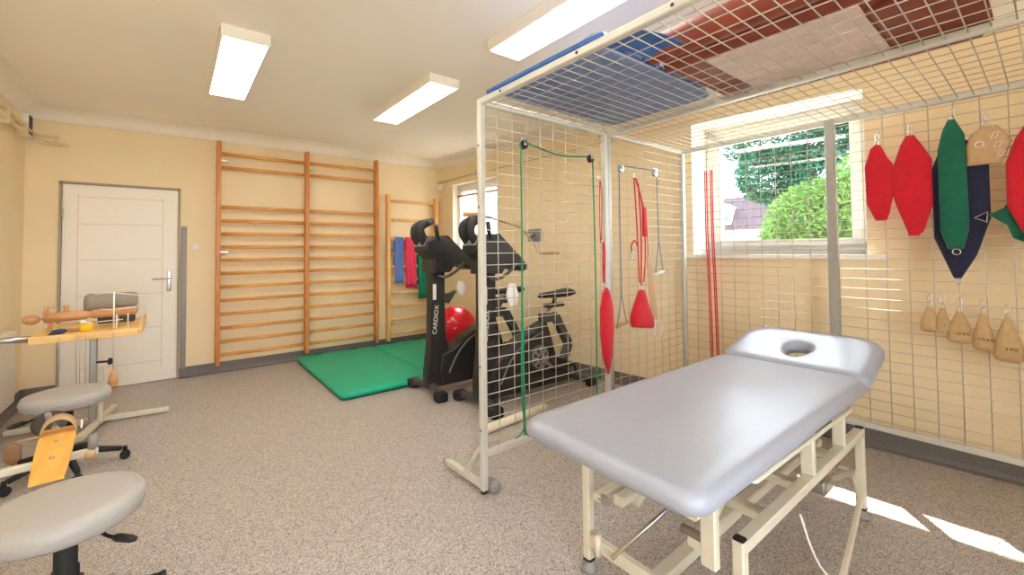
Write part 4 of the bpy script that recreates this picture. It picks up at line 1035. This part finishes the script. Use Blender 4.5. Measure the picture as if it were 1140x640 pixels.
# ================================================================ LEFT: THERAPY TABLE
tb = thing('therapy_table', 'pine therapy table on a cream steel stand with cords hanging from its edge', 'table', (-.5, 4.78, 0))
TX0, TX1, TY0, TY1, TZ = -.775, -.205, 4.36, 5.10, .79
b = MB().box((TX0, TY0, TZ-.055), (TX1, TY1, TZ), .004)
part(b, 'tabletop', M_pine, tb)
b = MB().box((TX1-.0, TY0+.02, TZ-.05), (TX1+.02, TY1, TZ+.035), .004); part(b, 'raised_edge', M_pine, tb)
part(MB().beam((-.49, 4.75, .03), (-.49, 4.75, TZ-.05), .045, .045), 'stand_post', M_zinc, tb)
part(MB().beam((-.44, 4.70, .03), (-.44, 4.70, .45), .03, .03), 'stand_sleeve', M_frame, tb)
b = MB().beam((-.97, 4.86, .035), (-.02, 4.72, .035), .045, .035); part(b, 'stand_foot', M_frame, tb)
b = MB().beam((-.52, 4.36, .035), (-.39, 5.10, .035), .05, .035); part(b, 'stand_foot', M_frame, tb)
b = MB().tube([(-.47, 4.73, .50), (-.40, 4.71, .50)], .008, 8); b.lathe([(.006, 0), (.026, .006), (.028, .02), (.018, .03)], (-.405, 4.71, .50), (1, -.1, 0), 14); part(b, 'clamp_knob', M_rubber, tb)
part(MB().tube([(TX0-.24, 4.42, TZ-.005), (TX0+.01, 4.42, TZ-.02)], .022, 12), 'side_tube', M_steel, tb)
for x, zb_ in ((-.625, .40), (-.535, .38), (-.52, .37), (-.49, .40), (-.345, .50)):
    c_ = part(MB().tube([(x, TY0-.012, TZ-.01), (x+.002, TY0-.014, zb_)], .0022, 6), 'hanging_cord', M_lstring, tb)
    if x == -.345: part(MB().lathe([(.006, .13), (.016, .11), (.028, .06), (.030, .03), (.020, 0)], (x+.002, TY0-.014, zb_-.13), n=16), 'wooden_weight', M_turned, c_)
    else: part(MB().lathe([(.004, 0), (.008, .008), (.004, .03)], (x+.002, TY0-.014, zb_-.02), n=8), 'cord_stop', M_steel, c_)
# things on the table
rp = thing('roller_pin', 'long turned wooden roller with a ball end resting across the therapy table', 'roller', (-.5, 4.55, TZ))
zr = TZ+.105
b = MB().lathe([(.010, 0), (.034, .01), (.036, .12), (.034, .22), (.024, .235), (.024, .25), (.033, .26), (.033, .50), (.022, .515)], (-.735, 4.53, zr), (1, .12, .02), 20)
part(b, 'roller_body', M_turned, rp)
part(MB().sphere((-.79, 4.525, zr-.002), .036, 18, (1.25, 1, 1)), 'ball_end', M_turned, rp)
part(MB().tube([(-.76, 4.53, zr), (-.72, 4.53, zr)], .008, 8), 'roller_axle', M_steel, rp)
b = MB()
for x in (-.70, -.34): b.beam((x, 4.55, TZ), (x, 4.55, TZ+.08), .03, .02)
part(b, 'roller_support', M_turned, rp)
for x, h_ in ((-.725, .05), (-.62, .055)):
    part(MB().lathe([(.016, 0), (.018, .01), (.014, .03), (.017, h_)], (x, 4.56, zr+.028), n=14), 'upright_peg', M_turned, rp)
part(MB().tube([(-.725, 4.56, zr+.07), (-.62, 4.56, zr+.075)], .003, 6), 'peg_wire', M_steel, rp)
cu = thing('bolster_cushion', 'grey bolster cushion at the back right of the therapy table', 'cushion', (-.33, 4.9, TZ))
b = MB(); rings = []
for x, k in ((-.56, .75), (-.545, .95), (-.52, 1), (-.27, 1), (-.245, .95), (-.235, .75)):
    rings.append([(x, 4.87+.07*k*math.cos(a*PI/12), TZ+.165+.082*k*math.sin(a*PI/12)) for a in range(24)])
part(b.loft(rings), 'cushion_cover', M_grcush, cu)
b = MB().box((-.48, 4.83, TZ), (-.25, 4.91, TZ+.075), .01); part(b, 'cushion_base', M_darkgrey, cu)
cp = thing('yellow_cup', 'yellow plastic cup filled with small white items on the therapy table', 'cup', (-.50, 4.43, TZ))
part(MB().lathe([(.030, 0), (.034, .006), (.046, .062), (.043, .062), (.032, .012), (.005, .010)], (-.50, 4.43, TZ), n=24), 'cup_body', M_yellow, cp)
b = MB()
for k in range(7): b.sphere((-.50+random.uniform(-.02, .02), 4.43+random.uniform(-.02, .02), TZ+.05+random.uniform(0, .02)), .014, 10)
part(b, 'cup_contents', M_whitepl, cp)
o = MB().pad([(-.69, .0), (-.665, .028), (-.63, .035), (-.60, .030), (-.59, .015), (-.61, .0)], lambda p, d: (p[0], 4.41+d, TZ+.002+p[1]), .05).build('blue_clip', mat('navy_plastic', (34, 52, 92), .4, var=.05), None)
tag(o, 'dark blue plastic clip lying left of the yellow cup', 'clip')
b = MB()
for k in range(4): b.sphere((-.575+.022*k, 4.47+random.uniform(-.02, .02), TZ+.016), .015, 10, (1.5, 1, 1))
o = thing('wooden_beads', 'string of small wooden beads between the blue clip and the yellow cup', 'beads', (-.55, 4.47, TZ)); part(b, 'bead_string', M_turned, o)
wf = thing('wire_frame', 'thin upright white wire rack with cross wires standing on the therapy table', 'rack', (-.36, 4.45, TZ))
b = MB().tube([(-.352, 4.45, TZ), (-.352, 4.45, TZ+.28)], .005, 8); part(b, 'rack_post', M_whitepl, wf)
for q_ in (((-.46, 4.47, TZ+.265), (-.352, 4.45, TZ+.27), (-.20, 4.50, TZ+.235)), ((-.43, 4.45, TZ+.155), (-.36, 4.45, TZ+.145), (-.25, 4.47, TZ+.15), (-.21, 4.5, TZ+.16)), ((-.45, 4.45, TZ+.06), (-.30, 4.45, TZ+.065))):
    part(MB().tube(smooth_path(q_, 5), .003, 6), 'cross_wire', M_whitepl, wf)
for x in (-.335, -.27): part(MB().tube([(x, 4.44, TZ), (x, 4.44, TZ+.11)], .004, 8), 'short_post', M_whitepl, wf)

# ================================================================ LEFT: FOOT/HAND TRAINER between the stools
ht = thing('foot_trainer', 'yellow wooden foot board with heel strap on a cream bar between the stools', 'trainer', (-.55, 2.75, 0))
P0 = Vector((-.365, 2.36, .50)); P1 = Vector((-.425, 3.02, .50))
d_ = (P1-P0).normalized(); sx = d_.cross(Vector((0, 0, 1))).normalized()
rings = []
for f, hw in ((0, .046), (.3, .054), (.75, .060), (1, .055)):
    c_ = P0.lerp(P1, f); rings.append([c_-sx*hw, c_+sx*hw, c_+sx*hw+Vector((0, 0, .014)), c_-sx*hw+Vector((0, 0, .014))])
part(MB().loft(rings, True, False), 'foot_board', M_pine2, ht)
# curved heel strap
rings = []
c_ = P0.lerp(P1, .90)
for k in range(13):
    a = PI*k/12; p = c_+sx*(-.062*math.cos(a))+Vector((0, 0, .012+.075*math.sin(a)))
    q_ = c_+sx*(-.054*math.cos(a))+Vector((0, 0, .012+.067*math.sin(a)))
    rings.append([p-d_*.035, p+d_*.045, q_+d_*.045, q_-d_*.035])
part(MB().loft(rings, True, True), 'heel_strap', M_tan, ht)
b = MB(); ring(b, c_+sx*.076+Vector((0, 0, .03)), .018, sx, .004); part(b, 'buckle', M_whitepl, ht)
b = MB()
for f in (.35, .68): b.lathe([(.008, 0), (.007, .004), (.003, .005)], P0.lerp(P1, f)+Vector((0, 0, .014)), n=10)
part(b, 'screw', M_steel, ht)
# round dark pad behind, bar
part(MB().lathe([(.056, -.014), (.064, -.008), (.066, .0), (.064, .008), (.056, .014)], (-.485, 3.18, .50), (.12, -.75, .65), 28), 'round_pad', M_darkgrey, ht)
part(MB().tube([(-.485, 3.165, .52), (-.485, 3.14, .56)], .012, 10), 'pad_bolt', M_guard, ht)
part(MB().beam((-1.02, 2.70, .44), (-.275, 2.86, .42), .035, .03), 'cross_bar', M_frame, ht)
part(MB().tube([(-.292, 2.856, .43), (-.292, 2.856, .50)], .018, 12), 'bar_end_peg', M_guard, ht)
part(MB().beam((-.40, 2.84, .43), (-.40, 2.84, .50), .05, .04), 'board_mount', M_frame, ht)
part(MB().beam((-.98, 2.70, .02), (-.98, 2.70, .45), .035, .035), 'stand_leg', M_frame, ht)
part(MB().beam((-.98, 2.40, .02), (-.98, 3.0, .02), .04, .035), 'stand_foot', M_frame, ht)
part(MB().tube([(-.30, 2.68, .46), (-.265, 2.685, .46)], .016, 10), 'side_grip', M_tan, ht)
part(MB().tube([(-.43, 3.02, .50), (-.48, 3.17, .50)], .012, 8), 'pad_rod', M_steel, ht)
part(MB().pad([(.0, .02), (-.03, .0), (-.03, -.06), (0, -.09), (.025, -.06), (.025, 0)], lambda p, dd: (-.57+p[0], 3.0+dd, .47+p[1]), .02), 'leather_tab', M_brownl, ht)
part(MB().tube([(-.57, 3.0, .49), (-.45, 3.02, .49)], .004, 6), 'tab_cord', M_tan, ht)
